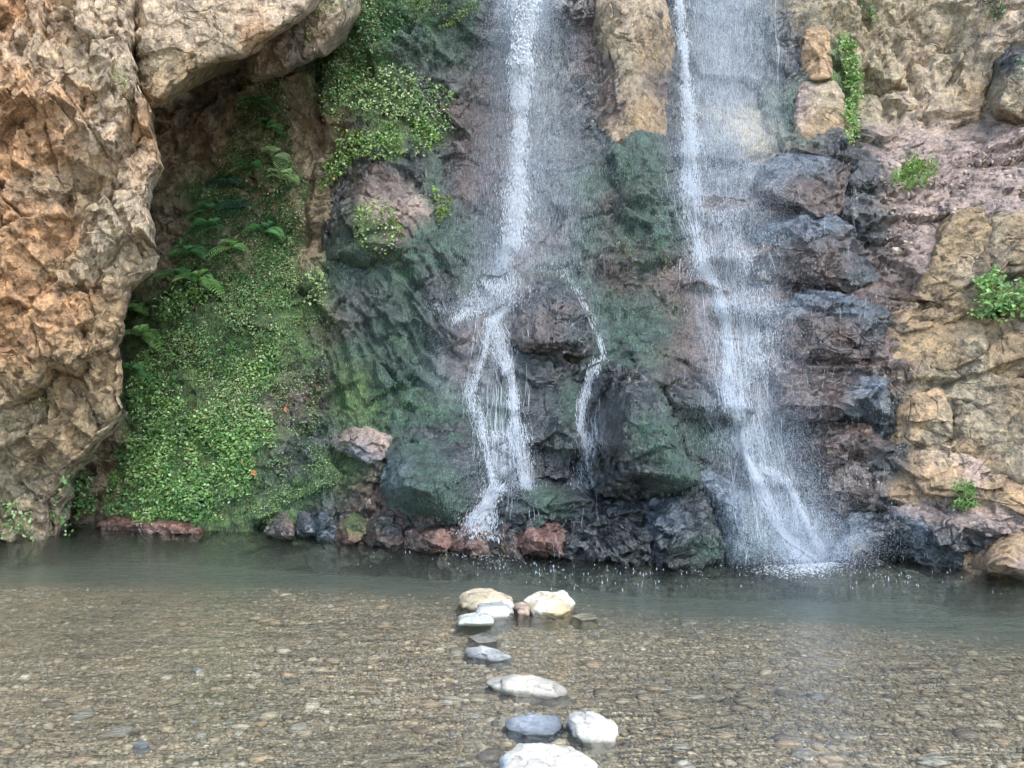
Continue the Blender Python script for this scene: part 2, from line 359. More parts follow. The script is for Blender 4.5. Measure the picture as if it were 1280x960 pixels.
gx = lines(-40, 1320, 1.5, -420, 1760, 12); gy = lines(-40, 735, 1.5, -340, 760, 12)
PX, PY = np.meshgrid(gx, gy)
Y0 = base_Y(PX, PY)
P = ray_point(PX, PY, Y0)
def bands(px, py, lst):
    """Sum of soft spots (px,py,rx,ry,weight)."""
    o = np.zeros_like(px)
    for a, b, rx, ry, w in lst: o += w*np.exp(-((px-a)/rx)**2-((py-b)/ry)**2)
    return o
smooth_zone = np.clip(bands(PX, PY, [(230,180,60,90,.3),(680,120,110,130,.6),(900,90,90,110,.6),(250,520,120,130,.55),(480,400,110,100,.25),(1150,60,110,100,.25),(790,90,60,100,.5)]), 0, .85)
rel = rock_relief(P, 1, 1, 1, 20)
rub = np.clip(bands(PX, PY, [(1190,215,110,45,1),(1130,300,50,60,.8)]), 0, 1)
h4, _ = facets(P, (.16, .2, .09), 77, 1.0, .2)
# level shelves on the stepped wall
tz = P[..., 2]+.25*fbm(P*1.1, 3, 61)+.06*P[..., 0]
saw = (tz/.52) % 1.0
step = np.where(saw < .72, saw/.72, (1-saw)/.28)
stepz = np.clip(bands(PX, PY, [(1030,400,90,220,1),(930,330,60,120,.7),(670,330,70,60,.4),(790,330,60,120,.5)]), 0, 1)
rib = np.clip(bands(PX, PY, [(1150,70,110,110,1)]), 0, 1)
hr, er = facets(P, (.30, .5, 1.6), 78, .9, .12)
def near_line(px, py, pts):
    d = np.full(px.shape, 9e9)
    for (x1, y1), (x2, y2) in zip(pts[:-1], pts[1:]):
        t = np.clip(((px-x1)*(x2-x1)+(py-y1)*(y2-y1))/((x2-x1)**2+(y2-y1)**2), 0, 1)
        d = np.minimum(d, np.hypot(px-x1-t*(x2-x1), py-y1-t*(y2-y1)))
    return d
cw = 6*fbm(P*4, 3, 66); crack = 0
for pts, wd, dp_ in [([(1092,10),(1097,45),(1106,90),(1112,140),(1126,160)],4,.16),([(1122,45),(1132,85),(1150,110),(1158,155)],6,.22),([(1148,20),(1160,45),(1158,80)],5,.14),([(1058,30),(1062,90),(1068,175)],9,.2),([(1088,-20),(1086,60),(1096,100)],4,.12),([(1205,20),(1186,70),(1196,120)],4,.1),([(1100,100),(1135,112),(1160,120)],4,.1),([(395,60),(402,160),(388,230),(378,300)],5,.2),([(1232,140),(1262,60),(1300,70)],8,.2)]:
    crack = crack+.6*dp_*np.exp(-(near_line(PX+cw, PY+cw*.5, pts)/wd)**2)
ca, sa = math.cos(.6), math.sin(.6)
fq = np.stack([(P[..., 0]*ca+P[..., 2]*sa)*5.5, P[..., 1]*2, (-P[..., 0]*sa+P[..., 2]*ca)*1.5], -1); fq = fq+fbm(P*2, 3, 71)[..., None]*.8
fold = np.clip(bands(PX, PY, [(480,420,100,100,1),(560,340,40,60,.6),(520,60,60,40,.6),(790,260,60,70,.5)]), 0, 1)*(.14*(1-np.abs(fbm(fq, 3, 72))*2.2)+.05*(1-np.abs(fbm(fq*2.3, 3, 73))*2.2))
DY = fold-crack+rel*(1-smooth_zone)*(1-.45*rub)+rub*(.045*h4+.03*facets(P, (.07, .1, .045), 79, 1.1, -.1)[0])-stepz*.20*step+rib*.05*hr
moss_soft = None
P = P+np.stack([np.zeros_like(DY), -DY, .25*DY], -1)
P[..., 2] = np.where(PY > 740, np.minimum(P[..., 2], -.6), P[..., 2])
colr, wet, moss = kinds_at(PX, PY, P, KP)
colr, wet = silted(colr, wet, P[..., 2])
cl = setting(mesh('cliff', P, grid_faces(*PX.shape)[:, ::-1], ROCK, col=colr, wet=wet, moss=moss))
splat(P)

# ------------------------------------------------------------------ separate rocks standing proud of the cliff
def outline_rock(name, poly, kinds, bulge=.35, sink=.05, label=None, cat='rock', group=None, back=.6, p=2.6, lean=0., big=.5, mid=.8, fine=.8, seed=0, Y=None, res=1.7, aniso=(1, 1, 1), jag=.05, rot=.2, sl=1.0, rise=0.):
    A = np.array(poly, float); c = (A.min(0)+A.max(0))/2*.5+A.mean(0)*.5
    ext = (A.max(0)-A.min(0)).max(); na = int(np.clip(ext*3.2/res, 60, 520)); nr = int(np.clip(ext/2/res, 16, 170))
    th = np.linspace(0, 2*np.pi, na, endpoint=False); rad = np.zeros(na)
    Bs = np.roll(A, -1, 0)
    for k, t in enumerate(th):
        dx, dy = math.cos(t), math.sin(t); best = 0
        for (x1, y1), (x2, y2) in zip(A-c, Bs-c):
            ex, ey = x2-x1, y2-y1; den = dx*ey-dy*ex
            if abs(den) < 1e-9: continue
            r = (x1*ey-y1*ex)/den; s = (x1*dy-y1*dx)/den
            if r > 0 and -1e-6 <= s <= 1+1e-6: best = max(best, r)
        rad[k] = best
    k3 = np.ones(5)/5; rad = np.convolve(np.r_[rad[-2:], rad, rad[:2]], k3, 'valid')
    q = np.stack([np.cos(th)*2+seed, np.sin(th)*2, np.zeros(na)+seed*.7], -1)
    rad *= 1+jag*3.2*fbm(q, 5, 30+seed, .6)
    rr = np.linspace(0, 1, nr)**.8; rr[0] = .003
    RX = c[0]+rr[:, None]*rad*np.cos(th); RY = c[1]+rr[:, None]*rad*np.sin(th)
    Yb = base_Y(RX, RY) if Y is None else Y+0*RX
    ex_ = A[:, 0].max()-A[:, 0].min(); ey_ = A[:, 1].max()-A[:, 1].min(); rg = np.random.default_rng(900+seed)
    U = (RX-c[0])/(ex_/2); W_ = (RY-c[1])/(ey_/2)
    wq = np.stack([U*1.2+seed, W_*1.2, U*0], -1); U2 = U+.22*fbm(wq, 3, 61); W2 = W_+.22*fbm(wq+7, 3, 62)
    prof = np.ones_like(RX)
    ang = np.r_[-np.pi/2+rg.uniform(-.35, .35), rg.uniform(-np.pi, np.pi, 5), np.pi/2+rg.uniform(-.5, .5)]
    slo = np.r_[rg.uniform(.8, 1.2), rg.uniform(.35, 1.5, 5), rg.uniform(1.2, 2.5)]
    for t, s_ in zip(ang, slo): prof = np.minimum(prof, s_*sl*(1.12-(U2*math.cos(t)+W2*math.sin(t))))
    prof = np.maximum(prof, 0)*(1-rr[:, None]**(p*2.5))**.6
    Yf = Yb+sink+lean*(RY-c[1])/F-bulge*prof
    v = ray_point(RX, RY, Yf)
    hgt = rock_relief(v, big, mid, fine, 100+seed*7, aniso, rot)
    nrm = np.stack([.7*(RX-c[0])/(rad+1)*rr[:, None], -np.ones_like(RX), .15-.7*(RY-c[1])/(rad+1)*rr[:, None]], -1)
    nrm /= np.linalg.norm(nrm, axis=-1, keepdims=True)
    v = v+nrm*hgt[..., None]
    colr, wet, moss = kinds_at(RX, RY, v, kinds)
    colr, wet = silted(colr, wet, v[..., 2])
    splat(v[:-1])
    # sides going back into the hill, closed behind
    last = v[-1]; cen = last.mean(0); sk = []
    for f in np.linspace(.08, 1, 8):
        w = last+np.array([0, back*f, back*f*rise]); w[:, [0, 2]] = cen[[0, 2]]+(w[:, [0, 2]]-cen[[0, 2]])*(1-.12*f*f); sk.append(w)
    sk = np.stack(sk); tip = np.stack([sk[-1]*.5+sk[-1].mean(0)*.5, sk[-1]*.01+sk[-1].mean(0)*.99])
    V = np.concatenate([v, sk, tip]); ex = len(V)-len(v)
    rep = lambda a: np.concatenate([a, np.repeat(a[-1:], ex, 0)])
    o = mesh(name, V, grid_faces(len(V), na, True), ROCK, col=rep(colr), wet=rep(wet), moss=rep(moss))
    place_origin(o)
    if label: tag(o, label, cat, group)
    return o

# ---- the near left buttress and the slabs hanging over the recess
BE = np.array([(-340,166),(-60,165),(60,166),(110,176),(135,188),(166,193),(205,204),(228,193),(255,188),(283,195),(310,196),(328,190),(346,178),(358,162),(380,157),(420,156),(450,154),(480,157),(512,159),(534,152),(553,130),(575,112),(600,84),(640,77),(660,74),(690,70),(760,66)], float)
def buttress():
    py = lines(-20, 700, 1.6, -340, 740, 10); edge = np.interp(py, BE[:, 0], BE[:, 1])+5*fbm(np.stack([py*.06, py*0, py*0], -1), 3, 5)
    px0 = lines(-30, 130, 1.6, -420, 130, 12); u = np.r_[px0, np.linspace(130, 200, 60)]
    # squeeze the last columns so that they end on the edge
    RX = np.where(u[None, :] < 40, u[None, :], 40+(u[None, :]-40)*(edge[:, None]-40)/160.)
    RY = np.repeat(py[:, None], len(u), 1)
    foot = np.interp(RY, [-340, -50, 100, 250, 400, 520, 600, 672, 740], [7.6, 7.35, 7.25, 7.3, 7.45, 7.75, 8.05, 8.3, 8.5])
    Y = foot+.0012*(RX-80)+.0*RX
    ed = np.clip((edge[:, None]-RX)/40., 0, 1)
    Y = Y+.40*(1-(1-(1-ed)**3.5)**(1/3.5))
    v = ray_point(RX, RY, Y)
    a, ea = facets(v+fbm(v*1.2, 3, 6)[..., None]*.08, (.46, .6, .85), 201, 1.0, .15)
    b, eb = facets(v+fbm(v*3, 3, 7)[..., None]*.06, (.17, .25, .26), 202, 1.1, -.2)
    c, ec = facets(v+fbm(v*6, 2, 8)[..., None]*.03, (.075, .1, .10), 203, 1.1, .3)
    h = .28*a+.10*b+.034*c-.05*(1-sstep(0, .06, ea))*sstep(-.2,.3,fbm(v*2,2,4))+.010*fbm(v*5, 4, 3)+.008*fbm(v*18, 3, 9)
    v = v+np.stack([.25*h, -h, .12*h], -1)
    kp = [(40,60,'tan'),(100,40,'tan'),(140,60,'tan'),(20,20,'org'),(30,110,'org'),(80,120,'org'),(60,100,'tan'),(120,160,'tan'),(60,180,'org'),(20,200,'org'),(100,210,'och'),(150,180,'tan'),(170,160,'org'),(170,260,'tan'),(180,290,'tan'),(140,280,'olv'),(30,270,'org'),(70,290,'org'),(60,330,'och'),(20,350,'org'),(60,370,'org'),(100,380,'org'),(130,400,'och'),(30,420,'org'),(20,470,'och'),(80,470,'och'),(130,480,'och'),(100,520,'och'),(140,520,'olv'),(20,540,'olv'),(60,560,'och'),(30,600,'olv'),(10,640,'olv'),(60,640,'tan'),(60,610,'tan'),(0,100,'org'),(110,80,'olv'),(140,120,'olv'),(30,240,'soi'),(70,225,'soi'),(110,330,'olv'),(0,660,'soi'),(-200,300,'org')]
    col, wet, moss = kinds_at(RX, RY, v, kp, 20, 40)
    col, wet = silted(col, wet, v[..., 2])
    splat(v)
    last = v[:, -1]; sk = np.stack([last+np.array([-.19*k, .32*k, 0]) for k in range(1, 10)], 1)
    V = np.concatenate([v, sk], 1); rep = lambda q: np.concatenate([q, np.repeat(q[:, -1:], 9, 1)], 1)
    o = mesh('rock_buttress', V, grid_faces(*V.shape[:2])[:, ::-1], ROCK, col=rep(col), wet=rep(wet), moss=rep(moss))
    place_origin(o)
    tag(o, 'tall blocky orange brown rock buttress rising from the water beside the green slope', 'rock')
buttress()

T = [(0,0,'tan')]
outline_rock('rock_overhang', [(150,-90),(160,20),(172,75),(176,118),(190,140),(200,128),(216,120),(220,99),(255,87),(283,76),(305,74),(322,58),(354,39),(383,16),(400,-12),(410,-90)],
  [(180,20,'tan'),(230,40,'tan'),(230,80,'och'),(205,20,'tan'),(300,20,'tan'),(312,40,'org'),(280,50,'olv'),(350,10,'tan'),(195,80,'olv'),(200,110,'och'),(330,-40,'tan')], .30, .15, 'pale tan rock slab with an orange streak jutting over the dark recess', Y=7.75, back=2.6, p=4, big=.35, mid=.5, fine=.6, seed=1, jag=.02, lean=-.4, aniso=(1,1,1.3), sl=5, rise=.58)
outline_rock('rock_overhang', [(290,-90),(296,40),(306,90),(309,104),(330,101),(354,96),(370,84),(383,81),(395,73),(407,71),(420,50),(434,25),(440,-10),(444,-90)],
  [(330,80,'soi'),(350,60,'soi'),(370,60,'brn'),(400,40,'soi'),(420,0,'olv'),(400,10,'tan')], .3, .1, 'brown hanging rock block tucked behind the pale tan overhang', Y=8.5, back=1.8, p=4, big=.3, mid=.6, seed=2, jag=.02, aniso=(.6,1,1.6), sl=4, rise=.58)

B = 'brn'; Dk = 'drk'
def block(poly, kinds, label, name='rock', **k):
    return outline_rock(name, poly, kinds, label=label, **k)
block([(744,-90),(742,40),(750,95),(738,130),(750,165),(768,182),(800,184),(832,181),(838,120),(842,60),(832,10),(815,-20),(800,-90)], [(790,0,'tan'),(775,40,'olv'),(745,90,'brn'),(760,130,'brn'),(790,90,'olv'),(820,60,'och'),(800,140,'och'),(820,150,'och'),(770,172,'tan'),(835,100,'brn')],
  'tall smooth ochre rock face between the two falls', bulge=.45, p=3.2, big=.15, mid=.2, fine=.35, seed=3, back=1.0, jag=.03, aniso=(1.4,1,1.4))
block([(640,430),(648,390),(658,362),(680,350),(712,352),(732,380),(742,415),(738,442),(700,448),(655,446)], [(690,360,Dk),(690,400,B),(660,420,B),(720,420,Dk)], 'round dark brown boulder beside the first falling stream under its ledge', bulge=0.55, p=1.3, sl=1.7, big=.3, mid=0.5, fine=0.9, seed=4)
block([(640,560),(645,500),(655,462),(690,450),(735,452),(742,480),(728,540),(712,608),(650,610)], [(690,460,Dk),(690,520,Dk),(660,580,Dk),(720,500,'tea')], 'dark wet rock step below the round brown boulder', bulge=.25, p=3.5, big=.5, mid=.6, fine=.6, seed=5)
block([(728,560),(732,500),(738,470),(758,447),(785,444),(812,458),(832,490),(848,530),(866,575),(884,610),(850,625),(790,622),(738,612)], [(760,470,Dk),(790,500,Dk),(760,560,Dk),(830,560,'tea'),(850,590,'tea'),(790,590,Dk),(810,540,'tea')], 'tall rounded black boulder with a small stream down one edge', bulge=0.95, p=1.3, sl=1.7, big=0.4, mid=0.9, fine=1.4, seed=6)
block([(472,600),(478,565),(492,545),(530,527),(572,520),(592,535),(603,560),(608,592),(598,630),(565,655),(520,652),(485,640)], [(540,535,Dk),(520,580,'tea'),(560,600,'tea'),(590,570,Dk),(540,640,'tea'),(500,620,'tea'),(495,600,'blu')], 'broad teal mossy boulder at the foot of the first falls', bulge=0.70, p=1.3, sl=1.7, big=.25, mid=0.6, fine=1.0, seed=7)
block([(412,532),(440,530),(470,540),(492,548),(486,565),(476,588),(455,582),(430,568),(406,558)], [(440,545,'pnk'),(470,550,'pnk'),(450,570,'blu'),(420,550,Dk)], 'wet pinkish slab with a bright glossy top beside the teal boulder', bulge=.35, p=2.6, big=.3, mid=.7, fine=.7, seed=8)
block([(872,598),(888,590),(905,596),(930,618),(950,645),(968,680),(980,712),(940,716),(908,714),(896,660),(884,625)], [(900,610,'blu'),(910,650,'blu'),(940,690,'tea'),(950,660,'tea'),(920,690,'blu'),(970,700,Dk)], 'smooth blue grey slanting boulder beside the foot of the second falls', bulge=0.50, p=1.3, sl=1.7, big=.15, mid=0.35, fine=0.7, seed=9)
block([(800,618),(830,608),(862,592),(876,600),(890,625),(900,655),(908,690),(904,716),(860,718),(822,716),(800,670)], [(850,620,Dk),(870,660,Dk),(850,700,Dk),(830,640,'blu'),(885,690,'tea')], 'jagged black crag standing in the pool below the tall black boulder', bulge=.45, p=2.6, big=.6, mid=1.3, fine=1.8, seed=10, rot=.6)
block([(690,640),(720,622),(770,616),(810,625),(830,660),(835,712),(780,714),(720,706),(695,690)], [(730,640,Dk),(780,640,Dk),(720,680,Dk),(790,690,Dk)], 'crumbly black ledge behind the red rocks at the waterline', bulge=.42, p=2.8, big=.6, mid=1.3, fine=1.8, seed=11, rot=.6)
block([(614,650),(618,618),(640,608),(690,608),(730,606),(745,625),(735,650),(690,664),(640,664)], [(640,630,Dk),(700,630,'tea'),(730,630,Dk)], 'low dark rock shelf that the lacy stream lands on', bulge=.4, p=2.8, big=.5, mid=1.3, fine=1.8, seed=12)
for q, (poly, kk, lab) in enumerate([
  ([(648,698),(650,672),(664,650),(690,646),(708,664),(712,698),(680,702)], [(680,670,'red'),(665,690,'red'),(700,680,B)], 'angular rust red rock at the waterline, tallest of its row'),
  ([(612,694),(614,668),(630,658),(648,664),(652,696)], [(630,675,B),(640,690,'pnk'),(620,670,Dk)], 'dark wet rock right below the chute of the first stream'),
  ([(556,690),(560,664),(575,656),(602,658),(616,668),(618,694),(585,696)], [(585,670,'brn'),(600,690,'pnk'),(570,690,'red')], 'pink veined rock awash below the white chute'),
  ([(500,686),(506,662),(530,655),(556,660),(562,690),(530,692)], [(530,665,'brn'),(515,685,'pnk'),(550,680,'red')], 'reddish wet rock at the waterline below the teal boulder'),
  ([(458,684),(462,656),(478,648),(500,654),(508,686),(480,688)], [(480,660,Dk),(480,680,'brn')], 'dark rounded rock at the waterline beside the mossy red one'),
  ([(418,680),(422,655),(440,642),(460,652),(464,682),(440,684)], [(440,655,'grn'),(440,678,'red')], 'moss capped red rock at the edge of the pool'),
  ([(368,670),(372,645),(390,632),(412,640),(420,660),(418,676),(392,676)], [(390,645,Dk),(400,668,'blu')], 'grey glinting rock at the edge of the pool below the moss'),
  ([(330,668),(336,650),(352,645),(368,655),(370,672),(350,674)], [(350,655,Dk),(355,668,'pnk')], 'small dark rock at the pool edge beside the creepers')]):
    block(poly, kk, lab, bulge=.28, sink=-.08, p=2.4, big=.3, mid=.8, fine=.9, seed=20+q, back=.5, group='wet rocks along the waterline', res=1.5)
block([(110,676),(118,655),(140,645),(180,650),(220,654),(252,664),(248,678),(180,680)], [(140,660,'red'),(200,665,'red'),(170,670,B)], 'low red earth bank under the green creepers', bulge=.3, sink=-.05, p=2.6, big=.2, mid=.5, fine=1.2, seed=30, name='earth_bank', cat='bank')
block([(402,290),(408,245),(422,212),(445,194),(480,190),(515,192),(545,205),(562,240),(566,290),(548,330),(500,345),(440,340),(405,325)], [(430,260,Dk),(440,215,Dk),(470,225,B),(500,215,Dk),(470,260,'pnk'),(515,250,'pnk'),(500,290,B),(540,230,'tea'),(550,280,'tea'),(460,290,'grn'),(440,320,'tea'),(530,320,'tea'),(410,310,Dk)], 'bulky dark boulder with brown patches below the leafy climbers', bulge=.5, p=2.6, big=.4, mid=.5, fine=.6, seed=31)
# stepped wet wall beside the second falls
W = 'wet brown steps beside the second falls'
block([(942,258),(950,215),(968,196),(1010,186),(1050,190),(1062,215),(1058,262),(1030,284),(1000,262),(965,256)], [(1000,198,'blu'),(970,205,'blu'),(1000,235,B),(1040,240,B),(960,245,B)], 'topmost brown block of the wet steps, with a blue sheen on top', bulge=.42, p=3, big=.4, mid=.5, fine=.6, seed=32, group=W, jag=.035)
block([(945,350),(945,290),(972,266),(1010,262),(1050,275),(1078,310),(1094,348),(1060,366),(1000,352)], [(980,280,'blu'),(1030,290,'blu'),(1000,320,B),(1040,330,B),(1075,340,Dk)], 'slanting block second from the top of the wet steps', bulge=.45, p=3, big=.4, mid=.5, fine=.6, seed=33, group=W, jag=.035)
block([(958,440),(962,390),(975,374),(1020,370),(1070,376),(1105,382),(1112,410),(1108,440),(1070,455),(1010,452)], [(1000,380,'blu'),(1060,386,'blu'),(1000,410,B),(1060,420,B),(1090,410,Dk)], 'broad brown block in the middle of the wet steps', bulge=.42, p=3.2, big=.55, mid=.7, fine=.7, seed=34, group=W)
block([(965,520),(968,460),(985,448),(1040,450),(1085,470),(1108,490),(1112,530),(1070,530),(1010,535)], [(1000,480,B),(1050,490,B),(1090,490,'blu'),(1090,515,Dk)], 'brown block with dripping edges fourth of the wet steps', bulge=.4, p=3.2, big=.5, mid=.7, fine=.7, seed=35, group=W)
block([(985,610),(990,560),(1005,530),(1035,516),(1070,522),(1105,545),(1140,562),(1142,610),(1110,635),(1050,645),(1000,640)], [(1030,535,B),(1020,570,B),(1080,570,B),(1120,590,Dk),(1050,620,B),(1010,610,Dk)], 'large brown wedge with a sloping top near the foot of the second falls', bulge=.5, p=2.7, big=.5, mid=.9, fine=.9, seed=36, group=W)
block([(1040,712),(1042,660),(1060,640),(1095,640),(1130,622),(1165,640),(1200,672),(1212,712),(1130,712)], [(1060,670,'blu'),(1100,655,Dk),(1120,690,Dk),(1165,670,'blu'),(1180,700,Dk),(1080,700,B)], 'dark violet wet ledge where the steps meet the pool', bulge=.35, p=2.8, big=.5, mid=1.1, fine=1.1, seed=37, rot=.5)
block([(1106,450),(1104,410),(1120,392),(1180,386),(1228,392),(1236,430),(1232,460),(1180,474),(1120,474)], [(1120,400,'obr'),(1130,440,'och'),(1190,420,'och'),(1220,440,'olv'),(1200,460,'och')], 'wide flat ochre block below the golden upright one', bulge=0.15, p=6, sink=.0, big=.25, mid=.35, fine=.5, seed=38)
block([(1150,372),(1160,330),(1176,288),(1200,256),(1232,258),(1242,290),(1238,340),(1228,372),(1195,384)], [(1190,300,'och'),(1180,350,'och'),(1220,290,'och'),(1222,350,'olv')], 'upright golden ochre block below the pink rubble', bulge=0.19, p=6, sink=.0, big=.25, mid=.35, fine=.5, seed=39)
block([(1236,318),(1240,272),(1262,264),(1310,262),(1330,300),(1300,335),(1262,330)], [(1250,300,'olv'),(1280,300,'och')], 'shorter ochre block over the leafy bush', bulge=0.17, p=6, sink=.0, big=.25, mid=.5, fine=.6, seed=40)
block([(1120,560),(1124,510),(1150,488),(1178,482),(1190,510),(1192,560),(1160,566)], [(1150,520,'obr'),(1170,540,'olv')], 'weathered brown block under the pale crumbling shelf', bulge=0.13, p=6, sink=.0, big=.4, mid=.7, seed=41)
block([(1188,570),(1190,520),(1205,492),(1240,478),(1300,470),(1340,500),(1340,600),(1290,612),(1240,596)], [(1220,510,'olv'),(1240,550,'olv'),(1270,500,'och'),(1290,560,'olv'),(1220,570,'obr')], 'large olive brown boulder above the wedge shaped ledge', bulge=0.22, p=6, sink=.0, big=.4, mid=.6, seed=42)
block([(1136,600),(1142,572),(1165,556),(1200,562),(1250,590),(1300,612),(1345,630),(1340,668),(1290,650),(1240,628),(1180,622),(1150,618)], [(1170,566,'tan'),(1170,595,'obr'),(1230,590,'pnk'),(1250,615,'obr'),(1300,640,'obr')], 'long wedge shaped brown ledge sloping down to the pool', bulge=0.24, p=6, sink=.0, big=.4, mid=.8, seed=43, rot=-.5, jag=.03)
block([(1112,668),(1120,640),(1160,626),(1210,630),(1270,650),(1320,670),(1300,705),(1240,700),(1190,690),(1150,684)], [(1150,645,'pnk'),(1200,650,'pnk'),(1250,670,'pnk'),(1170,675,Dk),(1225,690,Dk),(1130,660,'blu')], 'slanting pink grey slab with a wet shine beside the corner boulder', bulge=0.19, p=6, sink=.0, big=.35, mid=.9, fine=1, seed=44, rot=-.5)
block([(1226,716),(1230,690),(1250,670),(1290,660),(1345,668),(1350,722),(1290,728)], [(1250,690,'obr'),(1290,680,'och'),(1280,715,'pnk')], 'orange brown corner boulder at the water edge', bulge=.4, sink=-.1, p=2.5, big=.3, mid=.6, seed=45)
block([(1000,96),(1002,45),(1012,32),(1034,30),(1041,60),(1042,98),(1022,102)], [(1020,60,'obr')], 'squared orange rock block high beside the hanging ivy', bulge=0.25, p=14, big=0.08, mid=0.12, fine=0.3, sink=-.02, seed=46, jag=0.01)
block([(990,170),(994,120),(1002,100),(1040,98),(1056,120),(1064,172),(1040,184),(1012,182)], [(1005,130,'pnk'),(1035,120,'olv'),(1035,160,'och')], 'buff rock block just below the squared orange one', bulge=0.27, p=6, big=.2, mid=0.25, fine=.5, seed=47, jag=0.02)
block([(1236,120),(1240,75),(1262,58),(1300,50),(1330,80),(1320,150),(1270,160),(1240,150)], [(1260,80,Dk),(1260,120,'olv'),(1280,140,'soi')], 'olive rock knob high above the pink rubble', bulge=.5, p=2.6, seed=48, big=.4, mid=.6)

# fill the distance buffer so that plants and water can be set on the rock
for _ in range(5):
    m = np.minimum.reduce([np.roll(ZB, s, a) for s in (1, -1) for a in (0, 1)])
    ZB = np.where(ZB > 90, m, ZB)
ZB[ZB > 90] = 9.5
def blur(a, r):
    k = np.ones(2*r+1)/(2*r+1)
    a = np.apply_along_axis(lambda x: np.convolve(np.pad(x, r, 'edge'), k, 'valid'), 0, a)
    return np.apply_along_axis(lambda x: np.convolve(np.pad(x, r, 'edge'), k, 'valid'), 1, a)
ZS = blur(ZB, 4)
def look(Z, px, py):
    return Z[np.clip(np.round(np.asarray(py)-ZY0).astype(int), 0, ZH-1), np.clip(np.round(np.asarray(px)-ZX0).astype(int), 0, ZW-1)]
def on_rock(px, py, off=0.0, Z=None):
    return ray_point(px, py, look(ZB if Z is None else Z, px, py)-off)

# ------------------------------------------------------------------ the pool
def edge_of_deep(x):
    return 6.35-.14*x-.22*np.maximum(x, 0)     # the deep part begins nearer on one side
def bed_z(x, y):
    deep = edge_of_deep(x)
    d = .02+.013*np.clip(y-2.2, 0, 9)+.24*sstep(deep-1.0, deep+2.2, y)
    z = -d+.035*fbm(np.stack([x*1.1, y*1.1, 0*x], -1), 3, 40)
    return np.where(y < 2.2, z+(2.2-y)*.10, z)
bx = np.r_[np.arange(-60, -9, 3.), np.arange(-9, 9, .05), np.arange(9, 61, 3.)]; by = np.r_[np.arange(-60, 0, 3.), np.arange(0, 10, .05), np.arange(10, 41, 3.)]
BX, BY = np.meshgrid(bx, by)
bz = bed_z(BX, BY); bz = np.where(BY < 0, np.minimum(bz, 1.0), bz)
dp = edge_of_deep(BX)
silt = sstep(-.9, .9, BY-dp+.35*fbm(np.stack([BX*.8, BY*1.6, 0*BX], -1), 4, 41))*.96
setting(mesh('ground', np.stack([BX, BY, bz], -1), grid_faces(*BX.shape), BED, silt=silt))
setting(mesh('water', [(sx*12, yy, zz) for zz in (-1.6, 0) for sx, yy in ((-1, -1.5), (1, -1.5), (1, 11), (-1, 11))], np.array([[4, 5, 6, 7], [3, 2, 1, 0], [0, 1, 5, 4], [1, 2, 6, 5], [2, 3, 7, 6], [3, 0, 4, 7]]), WATER, smooth=False))

# loose pebbles on the bed
def ico():
    t = (1+5**.5)/2; v = np.array([(-1,t,0),(1,t,0),(-1,-t,0),(1,-t,0),(0,-1,t),(0,1,t),(0,-1,-t),(0,1,-t),(t,0,-1),(t,0,1),(-t,0,-1),(-t,0,1)], float)
    f = np.array([(0,11,5),(0,5,1),(0,1,7),(0,7,10),(0,10,11),(1,5,9),(5,11,4),(11,10,2),(10,7,6),(7,1,8),(3,9,4),(3,4,2),(3,2,6),(3,6,8),(3,8,9),(4,9,5),(2,4,11),(6,2,10),(8,6,7),(9,8,1)])
    return v/np.linalg.norm(v[0]), f
IV, IF = ico()
def pebbles(n):
    # spread evenly over the picture, so that near ground carries more of them
    py = rng.uniform(715, 975, n); px = rng.uniform(-40, 1320, n); y = ground_y(py); x = (px-640)/F*y
    gone = (y-edge_of_deep(x)+.5*fbm(np.stack([x*.8, y*1.6, 0*x], -1), 4, 41)); keep = gone < rng.uniform(-1.1, .5, n); x, y = x[keep], y[keep]; n = len(x)
    cob = rng.uniform(0, 1, n) < .0035
    s = np.exp(rng.normal(math.log(.0078), .52, n)); s = np.where(cob, rng.uniform(.04, .085, n), np.clip(s, .006, .045))
    a = rng.uniform(0, 6.28, n); sc = np.stack([s, s*rng.uniform(.55, .95, n), s*np.where(cob, .22, rng.uniform(.3, .55, n))], -1)
    pch = fbm(np.stack([x*.9, y*1.5, 0*x], -1), 4, 45); kp_ = pch+rng.uniform(-.5, .5, n) > -.32; x, y, s, a, sc, pch = x[kp_], y[kp_], s[kp_], a[kp_], sc[kp_], pch[kp_]; n = len(x)
    v = (IV[None]*(1+rng.uniform(-.14, .14, (n, 12, 1))))*sc[:, None]
    ca, sa = np.cos(a)[:, None], np.sin(a)[:, None]
    v = np.stack([v[..., 0]*ca-v[..., 1]*sa, v[..., 0]*sa+v[..., 1]*ca, v[..., 2]], -1)
    v += np.stack([x, y, bed_z(x, y)+sc[:, 2]*.35], -1)[:, None]
    f = (IF[None]+12*np.arange(n)[:, None, None]).reshape(-1, 3)
    pal = np.array([(.36,.29,.195),(.27,.215,.15),(.45,.385,.28),(.20,.17,.135),(.34,.32,.285),(.56,.51,.42),(.40,.29,.19),(.26,.26,.245)])
    pal = (pal*.8+pal.mean()*.2)*.85+pal.mean(1, keepdims=True)*.15; pal = pal*np.array([1.30, 1.21, 1.06])
    tone = (1+.35*fbm(np.stack([x*.7, y*1.2, 0*x+9], -1), 3, 46))[:, None]*np.array([1, 1, 1])
    c = tone*pal[rng.choice(8, n, p=[.24,.2,.14,.14,.1,.04,.09,.05])]*rng.uniform(.82, 1.12, (n, 1))
    setting(mesh('pebbles', v, f, PEB, col=np.repeat(c, 12, 0)), 'stuff')
pebbles(95000)

